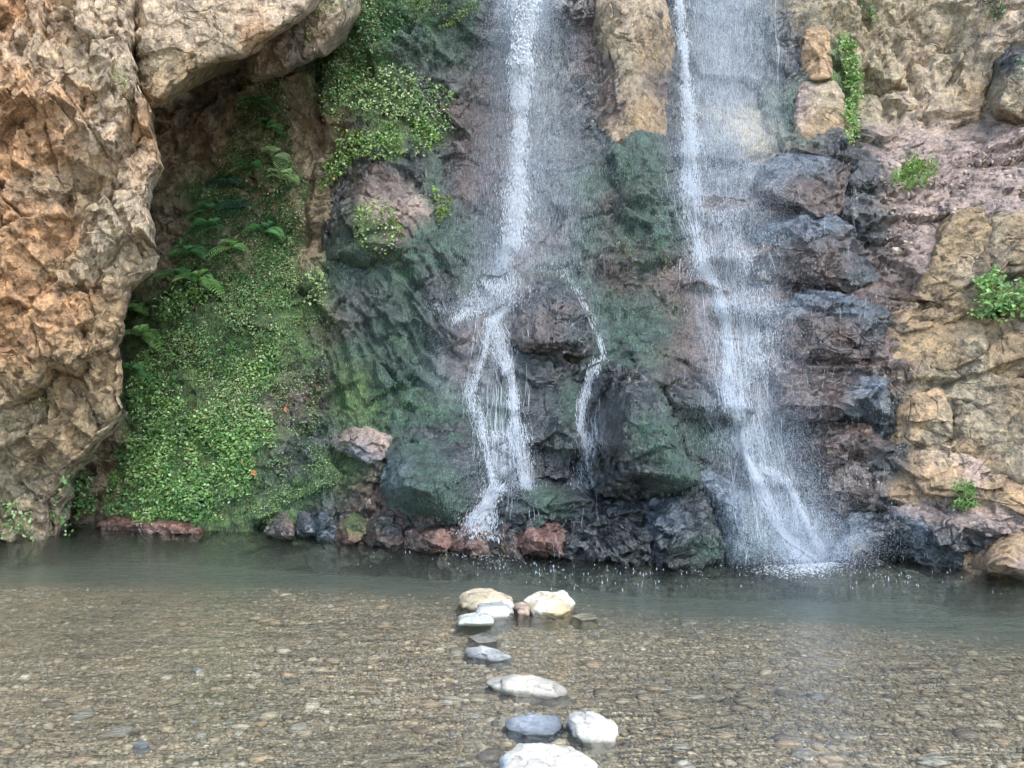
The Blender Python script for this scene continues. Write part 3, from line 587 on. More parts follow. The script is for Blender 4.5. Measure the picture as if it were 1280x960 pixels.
# stepping stones: top outline, outline where it meets the water (both in photo pixels), height of the top
def stone(top, h, label, c1, c2=None, grow=1.0, depth=.22, dark=.58, seed=0, name='stepping_stone', foot=None, zm=0., wet=.15, rough=1.0, cat='stone', group='pale stones leading to the falls'):
    A = np.array(top, float); n = 72
    def loop(A, z):
        y = ground_y(A[:, 1], z); p = np.stack([(A[:, 0]-640)/F*y, y], -1)
        c = p.mean(0); th = np.linspace(0, 2*np.pi, n, endpoint=False); d = p-c; q = np.roll(d, -1, 0); out = []
        for t in th:
            dx, dy = math.cos(t), math.sin(t); best = 0
            for (x1, y1), (x2, y2) in zip(d, q):
                ex, ey = x2-x1, y2-y1; den = dx*ey-dy*ex
                if abs(den) < 1e-12: continue
                r = (x1*ey-y1*ex)/den; s = (x1*dy-y1*dx)/den
                if r > 0 and -1e-6 <= s <= 1+1e-6: best = max(best, r)
            out.append(best)
        r = np.array(out); r = np.convolve(np.r_[r[-1:], r, r[:1]], np.ones(3)/3, 'valid')
        return c, r, th
    ct, rt, th = loop(A, h)
    depth = max(.03, -float(bed_z(ct[0], ct[1])))+.03
    if foot is None: cb, rb = ct, rt*1.12*grow
    else: cb, rb, th = loop(np.array(foot, float), zm)
    R_ = []
    for f in np.linspace(.02, 1, 18): R_.append(np.stack([ct[0]+f*rt*np.cos(th), ct[1]+f*rt*np.sin(th), np.full(n, h)+abs(h)*(.16*(1-f*f)-1.1*max(0, f-.72)**1.5)], -1))
    top_e = R_[-1]
    bot = np.stack([cb[0]+rb*np.cos(th), cb[1]+rb*np.sin(th), np.full(n, zm)], -1)
    for f in np.linspace(.1, 1, 12): R_.append(top_e*(1-f)+bot*f+(top_e-top_e.mean(0))*np.array([1, 1, 0])*.10*math.sin(math.pi*f))
    for f in np.linspace(.15, 1, 6):
        w = bot.copy(); w[:, :2] = cb+(w[:, :2]-cb)*(1+.35*f); w[:, 2] = zm-(depth+zm)*f; R_.append(w)
    R_.append(np.stack([cb[0]+.01*np.cos(th), cb[1]+.01*np.sin(th), np.full(n, -depth)], -1))
    v = np.stack(R_); q = v+seed*3.1
    a, e = facets(q, .13, 300+seed, 1.0); b, _ = facets(q, .035, 320+seed, 1.0)
    hh = (.022*a+.006*b+.010*fbm(q*22, 3, seed))*rough*np.clip(rt.mean()/.13, .3, 1)
    d = v-np.array([ct[0], ct[1], h*.3]); d /= np.linalg.norm(d, axis=-1, keepdims=True)+1e-6
    v = v+d*hh[..., None]
    m = sstep(-.1, .25, fbm(q*6, 4, 330+seed))[..., None]
    c1 = np.array(c1); c2 = np.array(c2 if c2 is not None else c1*.6)
    col = c1*(1-m*.8)+c2*m*.8
    wl = sstep(.042, .012, v[..., 2]+.012*fbm(q*9, 3, 5)); col = col*(1-dark*wl[..., None])
    o = mesh(name, v, grid_faces(len(v), n, True)[:, ::-1], STONE, col=col, wet=np.clip(wl+wet, 0, 1)); place_origin(o)
    if label: tag(o, label, cat, group)
    return o
WH = (.62, .57, .48)
stone([(629,938),(655,926),(690,928),(712,930),(733,946),(742,962),(700,975),(650,980),(632,970)], .07, 'largest white and grey stepping stone, cut off by the bottom edge', WH, (.33, .38, .43), seed=1, depth=.2)
stone([(712,890),(735,886),(752,891),(766,904),(760,913),(738,914),(720,908)], .065, 'rounded bright white stone beside the bluish flat one', (.66, .61, .51), (.42, .41, .38), seed=2)
stone([(636,898),(645,892),(672,891),(692,894),(699,903),(690,910),(660,911),(642,906)], .03, 'flat blue grey stone barely out of the water', (.42, .46, .50), (.22, .25, .28), seed=3, wet=.5)
stone([(614,847),(640,842),(668,844),(700,853),(708,859),(685,862),(650,857),(622,853)], .05, 'long narrow pale stone lying slantwise', (.57, .52, .43), (.30, .28, .24), seed=4)
stone([(585,809),(600,807),(620,811),(634,817),(622,820),(600,818),(588,815)], .03, 'thin grey stone lying low below the squared one', (.56, .57, .55), (.30, .30, .29), seed=5)
stone([(588,795),(604,791),(620,795),(618,800),(600,802)], .008, 'small pale stone just breaking the surface', (.55, .52, .44), seed=6, wet=.4, rough=.5)
stone([(575,768),(596,766),(615,769),(617,776),(600,778),(577,777)], .06, 'squared grey green stone standing in the water', (.50, .51, .44), (.36, .37, .32), seed=7, foot=[(574,783),(618,784),(617,772),(575,771)])
stone([(578,740),(592,733),(618,734),(634,742),(628,748),(600,750),(582,748)], .08, 'buff stone at the back of the cluster', (.54, .45, .31), (.38, .31, .21), seed=8)
stone([(596,753),(610,747),(628,750),(638,757),(634,763),(612,765),(600,762)], .055, 'grey white stone in front of the buff one', (.56, .54, .49), (.26, .27, .28), seed=9)
stone([(624,750),(638,748),(643,753),(636,757),(628,756)], .05, 'small pale stone wedged between the cluster and the pinkish pebble', (.66, .63, .55), seed=10)
stone([(644,754),(654,752),(663,757),(660,763),(648,762)], .04, 'small pinkish stone beside the big white one', (.60, .44, .34), seed=11)
stone([(659,745),(672,739),(690,741),(704,738),(714,746),(710,752),(690,757),(668,753)], .085, 'bright white stone with a stained yellow base, farthest of the big ones', (.64, .59, .49), (.46, .34, .16), seed=12, depth=.35)
stone([(717,769),(728,766),(742,768),(745,772),(728,774)], .008, 'flat whitish yellow stone awash beside the bright white one', (.66, .60, .42), seed=13, wet=.4, rough=.5)
stone([(1150,944),(1165,940),(1190,945),(1196,950),(1170,955),(1152,951)], -.01, 'lone flat pale stone awash near the corner', (.62, .56, .46), dark=.1, seed=14, zm=-.025, wet=.4, rough=.4, group='lone stones in the shallows')
stone([(167,928),(178,924),(186,929),(176,934)], -.015, 'small blue grey stone alone in the shallows', (.42, .47, .52), dark=.1, seed=15, zm=-.03, wet=.4, rough=.3, group='lone stones in the shallows')
stone([(241,835),(248,832),(254,836),(246,839)], -.02, 'tiny whitish stone alone in the shallows', (.70, .67, .64), dark=.05, seed=16, zm=-.035, wet=.2, rough=.3, group='lone stones in the shallows')

# ------------------------------------------------------------------ falling water
def slimmer(path, k): return [(a, b, c*k) for a, b, c in path]
def resample(path, n):
    A = np.array(path, float); d = np.r_[0, np.cumsum(np.hypot(*np.diff(A[:, :2], axis=0).T))]
    s = np.linspace(0, d[-1], n); return np.stack([np.interp(s, d, A[:, k]) for k in range(A.shape[1])], -1), d[-1]
def tubes(P_, rad, sides=4):
    """P_: (N,M,3) centre lines, rad: (N,M). Square section threads, pinched shut at both ends."""
    N, M, _ = P_.shape
    a = np.arange(sides)/sides*2*np.pi
    off = np.stack([np.cos(a), np.sin(a)*.7, 0*a], -1)
    v = P_[:, :, None]+rad[:, :, None, None]*off
    base = (np.arange(N)*M*sides)[:, None, None, None]
    i = np.arange(M-1)[None, :, None, None]; j = np.arange(sides)[None, None, :, None]; j2 = (j+1) % sides
    f = np.concatenate(np.broadcast_arrays(base+i*sides+j, base+i*sides+j2, base+(i+1)*sides+j2, base+(i+1)*sides+j), -1)
    return v.reshape(-1, 3), f.reshape(-1, 4)
POT = {}
def pot(name, root, v, f):
    POT.setdefault((root, name), []).append((v, f))
def pour():
    for (root, name), lst in POT.items():
        o = 0; V, Q = [], {}
        for v, f in lst: V.append(v); Q.setdefault(f.shape[1], []).append(f+o); o += len(v)
        under(mesh(name, np.concatenate(V), [np.concatenate(q) for q in Q.values()], WHITE), root)
def stream(name, root, path, n, r=(.003, .009), frac=(.12, .45), spread=.55, off=(.02, .10), wob=.35, free=None, mat=None, lace=0.0):
    """White water following the rock: n threads round the centre line path = (px,py,halfwidth)."""
    path = slimmer(path, .72)
    M = 18; n = int(n*(1.0 if free is None else 1.0)); r = (r[0]*.26, r[1]*.25); wob = wob*1.6; frac = (frac[0]*.55, frac[1]*.6); PP, L = resample(path, 200)
    s0 = rng.uniform(-.05, 1, n); ln = rng.uniform(*frac, n)
    t = np.clip(s0[:, None]+ln[:, None]*np.linspace(0, 1, M), 0, 1)
    ix = t*199; c = np.stack([np.interp(ix, np.arange(200), PP[:, k]) for k in range(3)], -1)
    o = np.clip(rng.normal(0, spread, n), -1.6, 1.6)[:, None]
    ph = rng.uniform(0, 99, n)[:, None]
    w = fbm(np.stack([t*L/26+ph, ph+0*t, 0*t], -1), 3, 3)*wob
    o = o+w+lace*np.sin(t*L/9+ph)*.5
    wm = 1+.75*fbm(np.stack([ix*L/200/30+path[0][0], 0*ix, 0*ix+path[0][1]], -1), 2, 23)
    px = c[..., 0]+o*c[..., 2]*wm; py = c[..., 1]+rng.uniform(-6, 6, n)[:, None]
    dpt = rng.uniform(*off, n)[:, None]
    if free is None: Y = look(ZS, px, py)-dpt-.05*np.abs(w)
    else: Y = np.interp(py, [p for p, _ in free], [q for _, q in free])-dpt+.1*w
    P_ = ray_point(px, py, Y)
    prof = np.sin(np.linspace(0, np.pi, M))**.6
    rad = rng.uniform(*r, n)[:, None]*prof*(.7+.5*fbm(np.stack([t*L/20+ph, 0*t, ph+0*t], -1), 2, 9))
    v, f = tubes(P_, rad)
    pot(name, root, v, f)
def drops(name, root, px, py, Y, ln, r, slant=0.0, mat=None, slim=False):
    """Falling drops drawn out into slim spindles (slim: the finest ones, as slivers)."""
    n = len(px); c = ray_point(px, py, Y); ln = np.broadcast_to(ln, n); r = np.broadcast_to(r, n)
    d = np.stack([rng.normal(slant, .05, n), rng.normal(0, .04, n), -np.ones(n)], -1); m = c+d*(ln*.55)[:, None]
    if slim:
        yaw = rng.uniform(-1.1, 1.1, n); e = np.stack([np.cos(yaw)*r, np.sin(yaw)*r, 0*r], -1)
        V = np.stack([c, m+e, c+d*ln[:, None], m-e], 1); f = np.arange(4*n).reshape(-1, 4)
    else:
        V = np.stack([c, m+np.stack([r, 0*r, 0*r], -1), m+np.stack([-r*.5, -r*.8, 0*r], -1), m+np.stack([-r*.5, r*.8, 0*r], -1), c+d*ln[:, None]], 1)
        T = np.array([(0,1,2),(0,2,3),(0,3,1),(4,2,1),(4,3,2),(4,1,3)])
        f = (T[None]+5*np.arange(n)[:, None, None]).reshape(-1, 3)
    o = mesh(name, V, f, mat or DROP)
    if root: under(o, root)
    return o
def shower(name, root, path, n, ln=(.03, .12), r=(.0012, .0028), off=(.05, .5), sp=.6):
    n = int(n*3.9); ln = (ln[0]*.7, ln[1]*.9); r = (r[0]*.10, r[1]*.115)
    PP, L = resample(path, 300); k = rng.uniform(0, 299, n)
    c = np.stack([np.interp(k, np.arange(300), PP[:, q]) for q in range(3)], -1)
    px = c[:, 0]+rng.normal(0, sp, n)*c[:, 2]; py = c[:, 1]+rng.uniform(-8, 8, n)
    return drops(name, root, px, py, look(ZS, px, py)-rng.uniform(*off, n), rng.uniform(*ln, n), rng.uniform(*r, n), slim=True)
def burst(name, root, spots, r=(.0006, .0022)):
    """Drops thrown up where water strikes rock: spots = (px,py,rx,ry,n)."""
    px, py, = [], []
    for a, b, rx, ry, n in spots:
        n = int(n*1.2)
        px.append(rng.normal(a, rx, n)); py.append(b-np.abs(rng.normal(0, ry, n))+rng.uniform(-3, 8, n))
    px = np.concatenate(px); py = np.concatenate(py); n = len(px)
    return drops(name, root, px, py, look(ZS, px, py)-np.abs(rng.normal(.06, .12, n)), rng.uniform(.006, .035, n), rng.uniform(*r, n))
def froth(name, root, path, n, sp=.6, r=(.0012, .0040), ln=(.012, .06), off=(.01, .10), Z=None):
    """Broken white water: short blobs tumbling along the path."""
    n = int(n*(.6 if Z is None else 1.5)); sp = sp*.55; PP, L = resample(path, 300); k = rng.uniform(0, 299, n)
    clot = fbm(np.stack([k*L/300/16, 0*k, 0*k+n], -1), 3, 17) > rng.uniform(-.9, .35, n)
    k = k[clot]; n = len(k)
    c = np.stack([np.interp(k, np.arange(300), PP[:, q]) for q in range(3)], -1)
    wv = 1.1+.9*fbm(np.stack([k*L/300/30+path[0][0], 0*k, 0*k+path[0][1]], -1), 2, 23)
    px = c[:, 0]+np.clip(rng.normal(0, sp, n), -1.7, 1.7)*c[:, 2]*wv; py = c[:, 1]+rng.uniform(-5, 5, n)
    p = ray_point(px, py, (look(ZS, px, py) if Z is None else np.interp(py, [a for a, _ in Z], [b for _, b in Z]))-rng.uniform(*off, n))
    d = nrm3(rng.normal(0, .28, (n, 3))+np.array([0, 0, -1.])); l = rng.uniform(*ln, n); q = rng.uniform(*r, n)
    e1 = nrm3(np.cross(d, np.array([.3, 1., .1]))); e2 = np.cross(d, e1); m = p+d*(l*.5)[:, None]; q = q[:, None]
    V = np.stack([p, m+e1*q, m-e1*q*.5+e2*q*.85, m-e1*q*.5-e2*q*.85, p+d*l[:, None]], 1)
    T = np.array([(0,1,2),(0,2,3),(0,3,1),(4,2,1),(4,3,2),(4,1,3)])
    pot(name, root, V.reshape(-1, 3), (T[None]+5*np.arange(n)[:, None, None]).reshape(-1, 3))
def nrm3(a): return a/(np.linalg.norm(a, axis=-1, keepdims=True)+1e-9)
def film(name, root, rows, off=.035):
    """Clear running sheet over the rock: rows of (py, left, right, density)."""
    A = np.array(rows, float); py = np.arange(A[0, 0], A[-1, 0], 3.0); u = np.linspace(0, 1, 60)
    l = np.interp(py, A[:, 0], A[:, 1])[:, None]; r_ = np.interp(py, A[:, 0], A[:, 2])[:, None]; d = np.interp(py, A[:, 0], A[:, 3])[:, None]
    px = l+(r_-l)*u; pyy = py[:, None]+0*px
    ed = np.sin(u*np.pi)**.8*sstep(0, 25, np.minimum(pyy-py[0], py[-1]-pyy)+3)
    v = ray_point(px, pyy, look(ZS, px, pyy)-off)
    o = mesh(name, v, grid_faces(*px.shape)[:, ::-1], FILM, dens=d*ed*.85); under(o, root); return o

LF = tag(empty('waterfall', ray_point(605, 655, 7.7)), 'first waterfall, a bright plume dropping to a ledge and forking round the dark boulders', 'waterfall')
fall = [(-80, 9.5), (0, 9.4), (210, 9.25), (320, 8.95)]
stream('plunge', LF, [(657,-40,16),(655,20,17),(652,80,16),(650,150,15),(648,225,15),(642,305,22)], 60, (.003, .009), (.05, .22), .42, (0, .22), .3, fall)
stream('plunge', LF, [(657,-60,17),(655,10,18),(653,60,10)], 160, (.008, .02), (.2, .5), .45, (0, .25), .3, fall)
stream('cascade', LF, [(640,296,12),(628,330,20),(616,380,32)], 260, (.003, .010), (.15, .5), .6)
stream('cascade', LF, [(622,375,8),(605,384,14),(585,388,26),(570,400,20)], 80, (.002, .007), (.1, .4), .6)
stream('cascade', LF, [(640,380,12),(615,400,14),(628,440,12),(640,480,11),(645,530,12),(652,570,13),(658,607,11)], 420, (.003, .011), (.08, .35), .55, lace=.3)
stream('cascade', LF, [(612,400,9),(606,440,8),(588,490,9),(598,520,12),(608,560,10),(618,608,8)], 170, (.002, .007), (.08, .3), .6, lace=.5)
stream('cascade', LF, [(585,490,12),(590,515,16),(604,535,14)], 70, (.002, .006), (.2, .5), .7, lace=.7)
stream('cascade', LF, [(600,540,18),(630,542,20),(655,545,8)], 60, (.002, .006), (.2, .5), .4)
stream('cascade', LF, [(624,604,14),(612,625,15),(602,642,20),(596,660,24)], 330, (.004, .013), (.2, .6), .5)
stream('cascade', LF, [(575,662,6),(600,667,12),(622,665,6)], 16, (.002, .006), (.1, .3), .5)
stream('trickle', LF, [(700,335,10),(716,350,9),(728,375,11),(742,405,9),(750,425,4),(754,444,4)], 45, (.002, .007), (.1, .35), .55)
stream('trickle', LF, [(748,418,4),(752,432,4),(754,446,4)], 50, (.002, .007), (.2, .6), .5)
stream('trickle', LF, [(750,448,9),(736,470,8),(728,505,7),(725,535,9),(735,560,14)], 190, (.002, .009), (.1, .4), .55)
stream('trickle', LF, [(728,535,12),(738,560,20),(742,608,22)], 210, (.002, .007), (.15, .5), .65, lace=.8)
froth('plunge', LF, [(657,-40,17),(655,20,18),(652,55,15),(650,80,12)], 9000, .7, (.002, .006), (.02, .07), (0, .25), fall)  # extra froth at the lip, standing in for the sun's glare on it
froth('plunge', LF, [(652,60,17),(650,150,17),(648,225,20),(642,305,30)], 7500, .6, (.0008, .0028), (.02, .08), (0, .25), fall)
for pth, k in [([(640,296,14),(628,330,22),(616,380,36)], 4200), ([(640,380,14),(615,400,16),(628,440,14),(640,480,13),(645,530,14),(652,570,15),(658,607,13)], 6500), ([(612,400,9),(606,440,9),(588,490,11),(598,520,13),(608,560,11),(618,608,9)], 2600), ([(624,604,14),(612,625,17),(602,642,22),(596,660,26)], 4200), ([(622,375,8),(605,384,12),(585,388,20),(568,400,16)], 1100), ([(700,335,10),(716,350,10),(728,375,12),(742,405,9),(750,425,4),(754,444,4)], 450), ([(750,448,9),(736,470,9),(728,505,8),(725,535,10),(738,560,20),(742,608,24)], 3400), ([(598,540,14),(630,543,20),(658,546,8)], 500), ([(575,664,8),(600,668,14),(625,670,8)], 300)]:
    froth('cascade', LF, pth, k)
film('film', LF, [(-40,600,700,.25),(60,590,730,.30),(215,585,740,.30),(330,590,725,.25)])
film('film', LF, [(300,590,690,.35),(390,560,660,.45),(440,575,660,.3),(520,575,665,.35),(545,596,662,.75),(606,610,668,.85)], .03)
film('film', LF, [(340,690,760,.12),(430,735,765,.14),(445,725,770,.14),(540,710,770,.25),(610,705,775,.25)], .03)
film('film', LF, [(420,500,620,.05),(450,515,610,.28),(490,525,600,.2),(520,540,600,.1)], .03)
shower('spray', LF, [(655,0,30),(652,100,48),(650,200,62),(648,330,70)], 9000, off=(.1, .9))
shower('spray', LF, [(680,30,60),(690,150,75),(690,300,75),(670,420,60)], 6500, (.03, .10), (.001, .002), (.05, .7))
burst('splash', LF, [(652,215,14,14,700),(645,300,16,12,500),(618,378,24,12,900),(600,658,12,6,350),(655,605,10,10,500),(588,490,10,10,200),(560,388,14,8,150),(740,600,14,10,250),(655,30,12,40,900),(690,335,30,4,150),(700,215,60,4,200)])

RF = tag(empty('waterfall', ray_point(1015, 700, 7.2)), 'second waterfall, a broad misty veil with a bright thin stream stepping down the brown ledges', 'waterfall')
fall2 = [(-80, 9.75), (0, 9.7), (190, 9.35)]
stream('plunge', RF, [(846,-40,6),(850,15,7),(855,60,6),(858,110,7),(862,150,8),(863,192,9)], 110, (.003, .009), (.05, .3), .45, (0, .12), .35, fall2)
stream('plunge', RF, [(872,-30,14),(872,90,10),(868,190,12)], 50, (.002, .005), (.05, .2), .6, (0, .2), .3, fall2)
stream('plunge', RF, [(972,-40,3),(969,30,3),(973,60,3),(972,110,4)], 40, (.002, .006), (.1, .4), .5)
stream('cascade', RF, [(862,188,11),(862,225,14),(864,260,12),(872,300,12),(880,340,13)], 330, (.003, .010), (.08, .35), .55)
stream('cascade', RF, [(878,330,12),(896,360,12),(906,395,9),(910,430,10),(912,480,12),(922,520,12),(926,560,13)], 420, (.003, .010), (.06, .3), .6, lace=.4)
stream('cascade', RF, [(924,555,12),(945,595,10),(960,630,10),(975,660,9),(995,685,9),(1018,700,10)], 360, (.004, .011), (.08, .35), .5)
stream('cascade', RF, [(950,580,12),(985,600,8),(1000,635,5),(1015,665,6),(1036,698,9)], 150, (.002, .006), (.1, .4), .55, lace=.4)
stream('cascade', RF, [(895,355,6),(918,372,6),(922,400,5),(925,470,6)], 40, (.0015, .004), (.2, .5), .5, lace=.5)
stream('cascade', RF, [(930,410,10),(950,450,14),(958,520,14),(955,570,16)], 60, (.0015, .004), (.05, .2), .7)
froth('plunge', RF, [(846,-40,7),(850,15,8),(855,60,7),(858,110,8),(862,150,9),(863,192,11)], 6000, .8, (.001, .004), (.015, .06), (0, .12), fall2)
for pth, k in [([(862,186,13),(862,225,16),(864,260,14),(872,300,14),(880,340,15)], 5200), ([(878,330,14),(896,360,14),(906,395,11),(910,430,12),(912,480,14),(922,520,14),(926,560,15)], 6000), ([(924,555,14),(945,595,12),(960,630,12),(975,660,11),(995,685,11),(1018,700,12)], 5200), ([(950,580,12),(985,600,8),(1000,635,6),(1015,665,7),(1036,698,10)], 2000), ([(880,250,20),(930,300,40),(945,400,40),(950,480,35)], 4500)]:
    froth('cascade', RF, pth, k)
film('film', RF, [(-60,845,985,.45),(60,845,980,.50),(150,845,985,.45),(195,840,1000,.40)], .04)
film('film', RF, [(190,840,1010,.50),(240,845,985,.62),(300,850,975,.66),(400,860,985,.58),(480,870,1000,.45),(570,890,1010,.35)], .03)
film('film', RF, [(560,890,1000,.4),(620,915,1030,.35),(700,960,1060,.25)], .03)
shower('spray', RF, [(905,-20,60),(905,100,65),(905,190,65)], 11000, off=(.05, .6))
shower('spray', RF, [(900,190,60),(915,330,60),(930,450,55),(950,600,60),(1000,690,60)], 14000, (.02, .09), (.001, .0024), (.05, .6))
burst('splash', RF, [(864,192,12,14,900),(866,240,14,12,600),(930,208,40,5,500),(900,248,40,5,350),(940,296,40,5,350),(950,384,40,5,450),(945,418,35,5,300),(880,345,12,10,400),(912,480,16,10,500),(935,560,24,14,600),(985,660,20,10,400),(1020,700,22,9,1100),(960,545,30,8,250)])
# many small threads of water finding their own way down the ledges
def wander(x, y, y1, drift, w):
    out = [(x, y, w)]
    while y < y1:
        y += rng.uniform(12, 30); x += rng.normal(drift, 3.2) if rng.uniform() < .85 else rng.normal(drift, 8)
        out.append((x, y, w*rng.uniform(.6, 1.8)))
    return out
for _ in range(30):
    x0, y0 = [(rng.normal(625, 18), rng.uniform(300, 390)), (rng.normal(603, 10), rng.uniform(400, 540)), (rng.normal(640, 9), rng.uniform(420, 560)), (rng.normal(735, 9), rng.uniform(460, 560)), (rng.normal(628, 16), rng.uniform(390, 560))][rng.integers(0, 5)]
    stream('cascade', LF, wander(x0, y0, min(y0+rng.uniform(40, 170), 640), -1.0 if x0 < 615 else .5, rng.uniform(2, 5)), int(rng.integers(5, 16)), (.0025, .008), (.15, .6), .6, lace=.4)
for _ in range(85):
    y0 = rng.uniform(185, 600); x0 = rng.normal(np.interp(y0, [185, 300, 450, 600], [885, 905, 930, 965]), 23)
    stream('cascade', RF, wander(x0, y0, min(y0+rng.uniform(40, 190), 695), rng.uniform(1.5, 4.5), rng.uniform(2, 6)), int(rng.integers(5, 16)), (.0025, .008), (.15, .6), .6, lace=.4)
for _ in range(16):
    x0 = rng.uniform(960, 1100); y0 = rng.uniform(200, 620)
    stream('cascade', RF, wander(x0, y0, y0+rng.uniform(20, 70), .3, 1.5), int(rng.integers(2, 5)), (.002, .005), (.3, .9), .5)
# water dripping off the ledges of the wet wall
bx_ = [(940,1120,190,690,900),(640,880,200,690,700),(540,640,60,520,350),(400,560,200,660,250),(1100,1200,600,700,120)]
px = np.concatenate([rng.uniform(a, b, n) for a, b, _, _, n in bx_]); py = np.concatenate([rng.uniform(c, d, n) for _, _, c, d, n in bx_]); n = len(px)
kk = fbm(np.stack([px*.05, py*.012, 0*px], -1), 3, 55) > rng.uniform(-.5, .4, n); px, py = px[kk], py[kk]; n = len(px)
setting(drops('drips', None, px, py, look(ZS, px, py)-.06, rng.uniform(.02, .10, n), rng.uniform(.0005, .0013, n)), 'stuff')
# drops splashing back off the pool
n = 205; px = np.concatenate([rng.uniform(440, 1160, 50), rng.normal(700, 60, 80), rng.normal(800, 30, 20), rng.normal(1120, 50, 40), rng.normal(610, 25, 15)]); sh = np.interp(px, [380, 560, 750, 900, 1150], [676, 690, 704, 710, 708]); py = sh+np.abs(rng.normal(0, 13, n))+3
yy = ground_y(py+3)
setting(drops('pool_splash', None, px, py-rng.uniform(0, 3, n), yy, rng.uniform(.008, .04, n), rng.uniform(.0012, .0045, n)), 'stuff')


pour()
# drifting spray: very fine droplets, thickest near the falls
def mist(spots):
    px, py, of = [], [], []
    for a, b, rx, ry, n in spots:
        px.append(rng.normal(a, rx, n)); py.append(rng.normal(b, ry, n)); of.append(np.abs(rng.normal(0, .35, n))+.05)
    px, py, of = map(np.concatenate, (px, py, of)); ok = py < np.interp(px, [380, 560, 750, 900, 1150], [676, 690, 704, 708, 706])
    px, py, of = px[ok], py[ok], of[ok]; n = len(px)
    k = rng.integers(0, n, n*3); n = n*3; px, py, of = px[k]+rng.normal(0, 6, n), py[k]+rng.normal(0, 9, n), of[k]+rng.uniform(-.05, .05, n)
    p = ray_point(px, py, look(ZS, px, py)-of); s = rng.uniform(.0008, .0018, n)[:, None, None]
    T = np.array([(1, 0, -.7), (-.5, .85, -.7), (-.5, -.85, -.7), (0, 0, 2.4)])
    v = p[:, None]+T*s; f = np.array([(0, 1, 3), (1, 2, 3), (2, 0, 3), (0, 2, 1)])
    setting(mesh('mist', v, (f[None]+4*np.arange(n)[:, None, None]).reshape(-1, 3), DROP), 'stuff')
mist([(657,4,20,24,22000),(655,90,24,70,8000),(670,190,50,80,7000),(625,330,36,40,3000),(575,430,34,40,2600),(600,600,30,36,2000),(640,580,16,20,1500),  # mist at both lips is thickened to put the sunlit glow there
 (905,0,45,60,22000),(905,130,45,60,8000),(915,240,45,40,6000),(940,330,40,70,5000),(950,450,40,70,6000),(965,570,42,50,7000),(1000,660,40,35,7000),(1018,686,42,18,7000),(868,225,16,36,2500)])
# foam where the falls strike the pool
fx = np.concatenate([rng.normal(1010, 26, 1300), rng.normal(600, 24, 160), rng.normal(960, 60, 160)]); n = len(fx)
fs = np.interp(fx, [560, 640, 750, 900, 980, 1050, 1130], [691, 694, 703, 708, 708, 703, 706]); fy = fs+np.abs(rng.normal(0, np.where(fx > 850, 7., 3.), n))-1
y_ = ground_y(fy); p = np.stack([(fx-640)/F*y_, y_, np.full(n, .004)], -1); s_ = rng.uniform(.002, .009, n)[:, None, None]
T = np.array([(math.cos(k*1.047), math.sin(k*1.047), 0) for k in range(6)]+[(0, 0, .35)]); v = p[:, None]+T*s_
f = np.array([(k, (k+1) % 6, 6) for k in range(6)]); setting(mesh('foam', v, (f[None]+7*np.arange(n)[:, None, None]).reshape(-1, 3), WHITE), 'stuff')

# ------------------------------------------------------------------ plants
def surf_normal(px, py):
    a = on_rock(px-3, py, Z=ZS); b = on_rock(px+3, py, Z=ZS); c = on_rock(px, py-3, Z=ZS); d = on_rock(px, py+3, Z=ZS)
    n = np.cross(b-a, c-d); n /= np.linalg.norm(n, axis=-1, keepdims=True)+1e-9
    return np.where(n[..., 1:2] > 0, -n, n)
def nrm(a): return a/(np.linalg.norm(a, axis=-1, keepdims=True)+1e-9)
def blades(pos, d, up, L, W, shape='leaf'):
    """Leaf blades folded along the midrib. Returns vertices and faces."""
    d = nrm(d); s = nrm(np.cross(d, up)); u = np.cross(s, d); L = np.asarray(L)[:, None]; W = np.asarray(W)[:, None]; n = len(pos)
    if shape == 'leaf': k = [(0, 0, 0), (.32, .5, .10), (.72, .38, .06), (1, 0, -.12), (.72, -.38, .06), (.32, -.5, .10)]
    elif shape == 'round': k = [(0, 0, 0), (.2, .48, .08), (.75, .46, .05), (1, 0, -.05), (.75, -.46, .05), (.2, -.48, .08)]
    else: k = [(0, .25, 0), (.5, .5, .12), (.8, .3, 0), (1, 0, -.2), (.8, -.3, 0), (.5, -.5, .12)]
    V = np.stack([pos+d*L*a+s*W*b+u*L*c for a, b, c in k], 1)
    f = np.array([(0, 1, 2, 3), (0, 3, 4, 5)])
    return V.reshape(-1, 3), (f[None]+6*np.arange(n)[:, None, None]).reshape(-1, 4)
def inside(poly, x, y):
    A = np.array(poly, float); r = np.zeros(len(x), bool)
    for (x1, y1), (x2, y2) in zip(A, np.roll(A, -1, 0)):
        c = ((y1 > y) != (y2 > y)) & (x < (x2-x1)*(y-y1)/(y2-y1+1e-12)+x1); r ^= c
    return r
def fill(poly, n, clump=.0, seed=0, scale=.03):
    A = np.array(poly, float); lo, hi = A.min(0)-12, A.max(0)+12
    x = rng.uniform(lo[0], hi[0], n*6); y = rng.uniform(lo[1], hi[1], n*6)
    q = np.stack([x*scale, y*scale, 0*x+seed], -1)
    k = inside(poly, x+10*vnoise(q*1.7, seed+1), y+10*vnoise(q*1.7+5, seed+2)) & (fbm(q, 3, seed)+rng.uniform(-.25, .25, len(x)) > clump-.35)
    return x[k][:n], y[k][:n]
GREENS = {'bright': [(.19,.33,.10),(.25,.41,.15),(.13,.25,.08),(.32,.46,.22)], 'pale': [(.27,.37,.17),(.33,.43,.22),(.18,.28,.12),(.40,.47,.28)], 'deep': [(.08,.19,.075),(.10,.24,.09),(.13,.28,.10),(.065,.15,.065)],
          'blue': [(.05,.125,.09),(.07,.16,.11),(.035,.09,.065),(.04,.12,.06)], 'yellow': [(.16,.26,.05),(.21,.31,.07),(.12,.2,.04)]}
